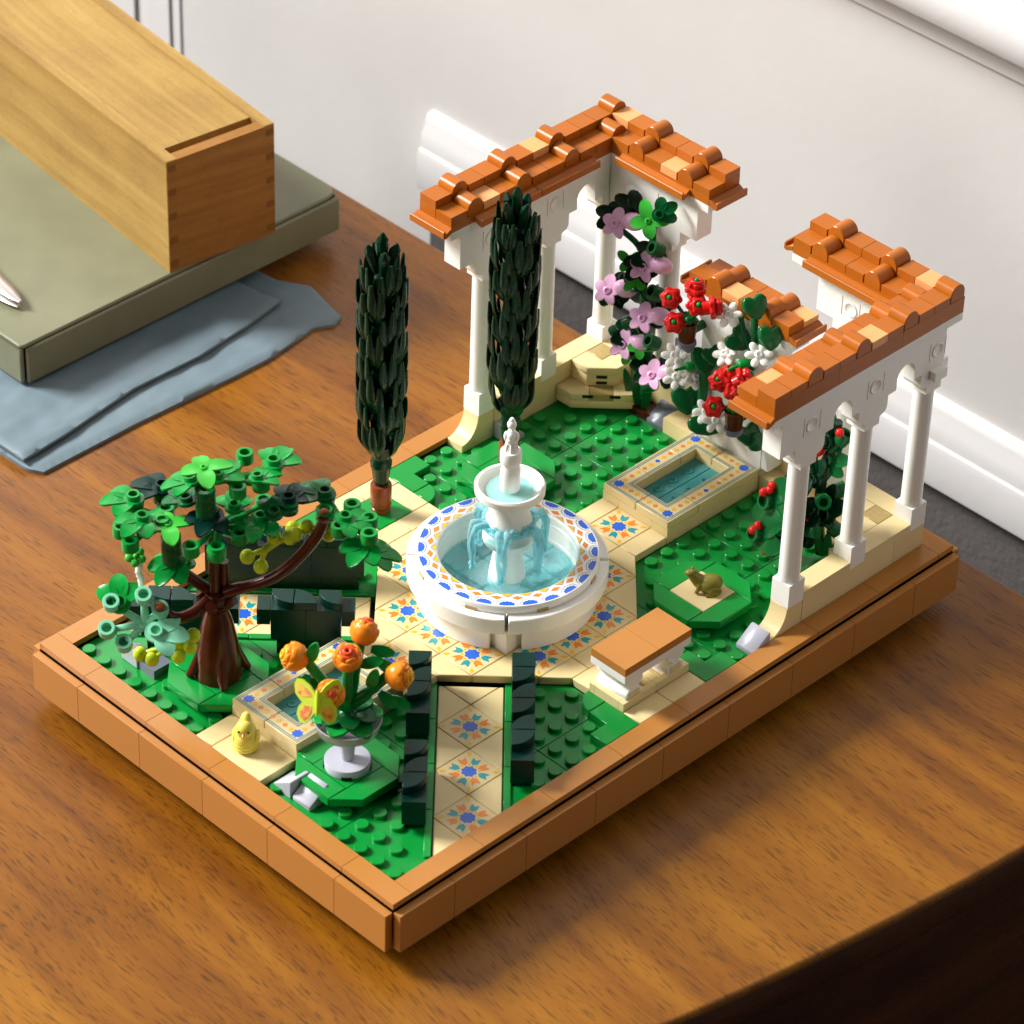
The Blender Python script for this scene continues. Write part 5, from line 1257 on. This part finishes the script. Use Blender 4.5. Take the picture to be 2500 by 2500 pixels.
cloth_sheet('under_layer', [(8.3, 36.2), (8.4, 33.95), (8.8, 33.25), (14.4, 33.3), (20.4, 33.1), (22.6, 33.1), (26.0, 33.6), (26.9, 33.1), (27.6, 33.4), (28.3, 36.4), (27.4, 37.9), (26.5, 46), (8.2, 46)], ZT + 0.01, -2.1, po, 1.0, 0.1)
cloth_sheet('flap', [(8.35, 36.2), (8.4, 34.2), (11.1, 34.45), (15.8, 35.15), (19.9, 35.1), (23.3, 35.5), (26.0, 36.0), (25.7, 36.9), (24.5, 46), (8.3, 46)], -1.95, -1.72, po, 3.0, 0.1)
# olive file box
FB = (11.9, 38.45, 32.3, 68.0)
fb = thing('file_box', 'flat olive green card box lying on the blue pouch', 'box', (22, 50, -1.6))
def round_rect(x0, y0, x1, y1, r):
    q = []
    for cx, cy, a0 in ((x1-r, y0+r, -PI/2), (x1-r, y1-r, 0), (x0+0.25, y1-0.25, PI/2), (x0+0.25, y0+0.25, PI)):
        rr = r if cx > (x0+x1)/2 else 0.25
        q += [(cx + rr*math.cos(a0 + k*PI/10), cy + rr*math.sin(a0 + k*PI/10)) for k in range(6)]
    return q
slab('tray_base', rect(FB[0]+0.3, FB[1]+0.3, FB[2]-0.3, FB[3]-0.3), -1.58, 0.42, 'black', fb, 0)
slab('lid', round_rect(FB[0], FB[1]+0.12, FB[2], FB[3], 0.9), 0.42, 0.64, 'file_board', fb, 0.06)
slab('front_flap', rect(FB[0]+0.28, FB[1], FB[2]-0.12, FB[1]+0.28), -1.59, 0.4, 'file_board', fb, 0.1)
slab('side_flap', rect(FB[0], FB[1]+0.22, FB[0]+0.26, FB[3]-0.1), -1.59, 0.4, 'file_board', fb, 0.08)
slab('side_flap', rect(FB[2]-0.26, FB[1]+0.4, FB[2]-0.02, FB[3]-0.1), -1.59, 0.4, 'file_board', fb, 0.08)
slab('worn_edge', rect(FB[0]+0.3, FB[1]+0.05, FB[0]+0.42, FB[1]+0.11), -1.55, 0.2, 'board_edge', fb, 0)
# wooden box with sliding lid
WB = (21.15, 38.62); wz0, wz1 = 0.65, 6.95; WW, WL = 6.25, 34.0
wb = obj('wooden_box', None, None, (WB[0], WB[1], wz0), (0, 0, math.radians(-6.6)), 'long honey-coloured wooden box with sliding lid on the olive box', 'box')
def wpart(name, x0, y0, z0, x1, y1, z1, mat, bv=0.04, par=None): return obj(name, box_mesh(x1-x0, y1-y0, z1-z0, mat, bv), par or wb, (WB[0] + (x0+x1)/2, WB[1] + (y0+y1)/2, z0))
wpart('side_board', 0, 0.04, wz0, 0.6, WL, wz1, 'box_wood', 0.06)
wpart('side_board', WW-0.6, 0.04, wz0, WW, WL, wz1, 'box_wood', 0.06)
eb = wpart('end_board', 0.02, 0, wz0+0.01, WW-0.02, 0.62, wz1-0.02, 'box_end_wood', 0.06)
wpart('bottom_board', 0.6, 0.62, wz0+0.02, WW-0.6, WL, wz0+0.5, 'box_wood', 0.0)
wpart('slot_shade', 0.61, 0.63, wz1-1.4, WW-0.61, WL-0.2, wz1-1.0, 'edge_wood', 0.0)  # dark board put in as the shade inside the lid slot
wpart('sliding_lid', 0.58, 1.22, wz1-0.6, WW-0.58, WL-0.1, wz1-0.07, 'box_wood', 0.04)
for k in range(9):
    for xs in (0.05, WW - 0.5):
        if k % 2 == 0: wpart('finger_joint', xs, -0.012, wz0 + 0.25 + k*0.68, xs + 0.45, 0.03, wz0 + 0.62 + k*0.68, 'joint_wood', 0.0)
# tweezers
tw = obj('tweezers', None, None, (14, 42, 0.66), (0, 0, 0), 'steel tweezer tip lying on the olive box', 'tweezers')
for k, dx in ((0, 0.0), (1, 0.12)):
    bm = bmesh.new()
    a = Vector((13.75, 41.05, 0.0)); b_ = Vector((13.9 + dx*3, 45.5, 0.12)); 
    add_tube(bm, [Vector((0, 0, 0)), (b_-a)*0.12, (b_-a)*0.3, (b_-a)], [0.1, 0.28, 0.42, 0.55], 8, 0.3, (0, 0, 1))
    obj('arm', finish(bm, 'steel', 40), tw, (a.x + dx, a.y, 0.86 + 0.22*k))

# the table and everything lying on it sits half a stud lower, so that the tray stands clear on its recessed feet
for o in (table, po, fb, wb, tw): o.location += Vector((0.47, 0.46, -0.5))*S
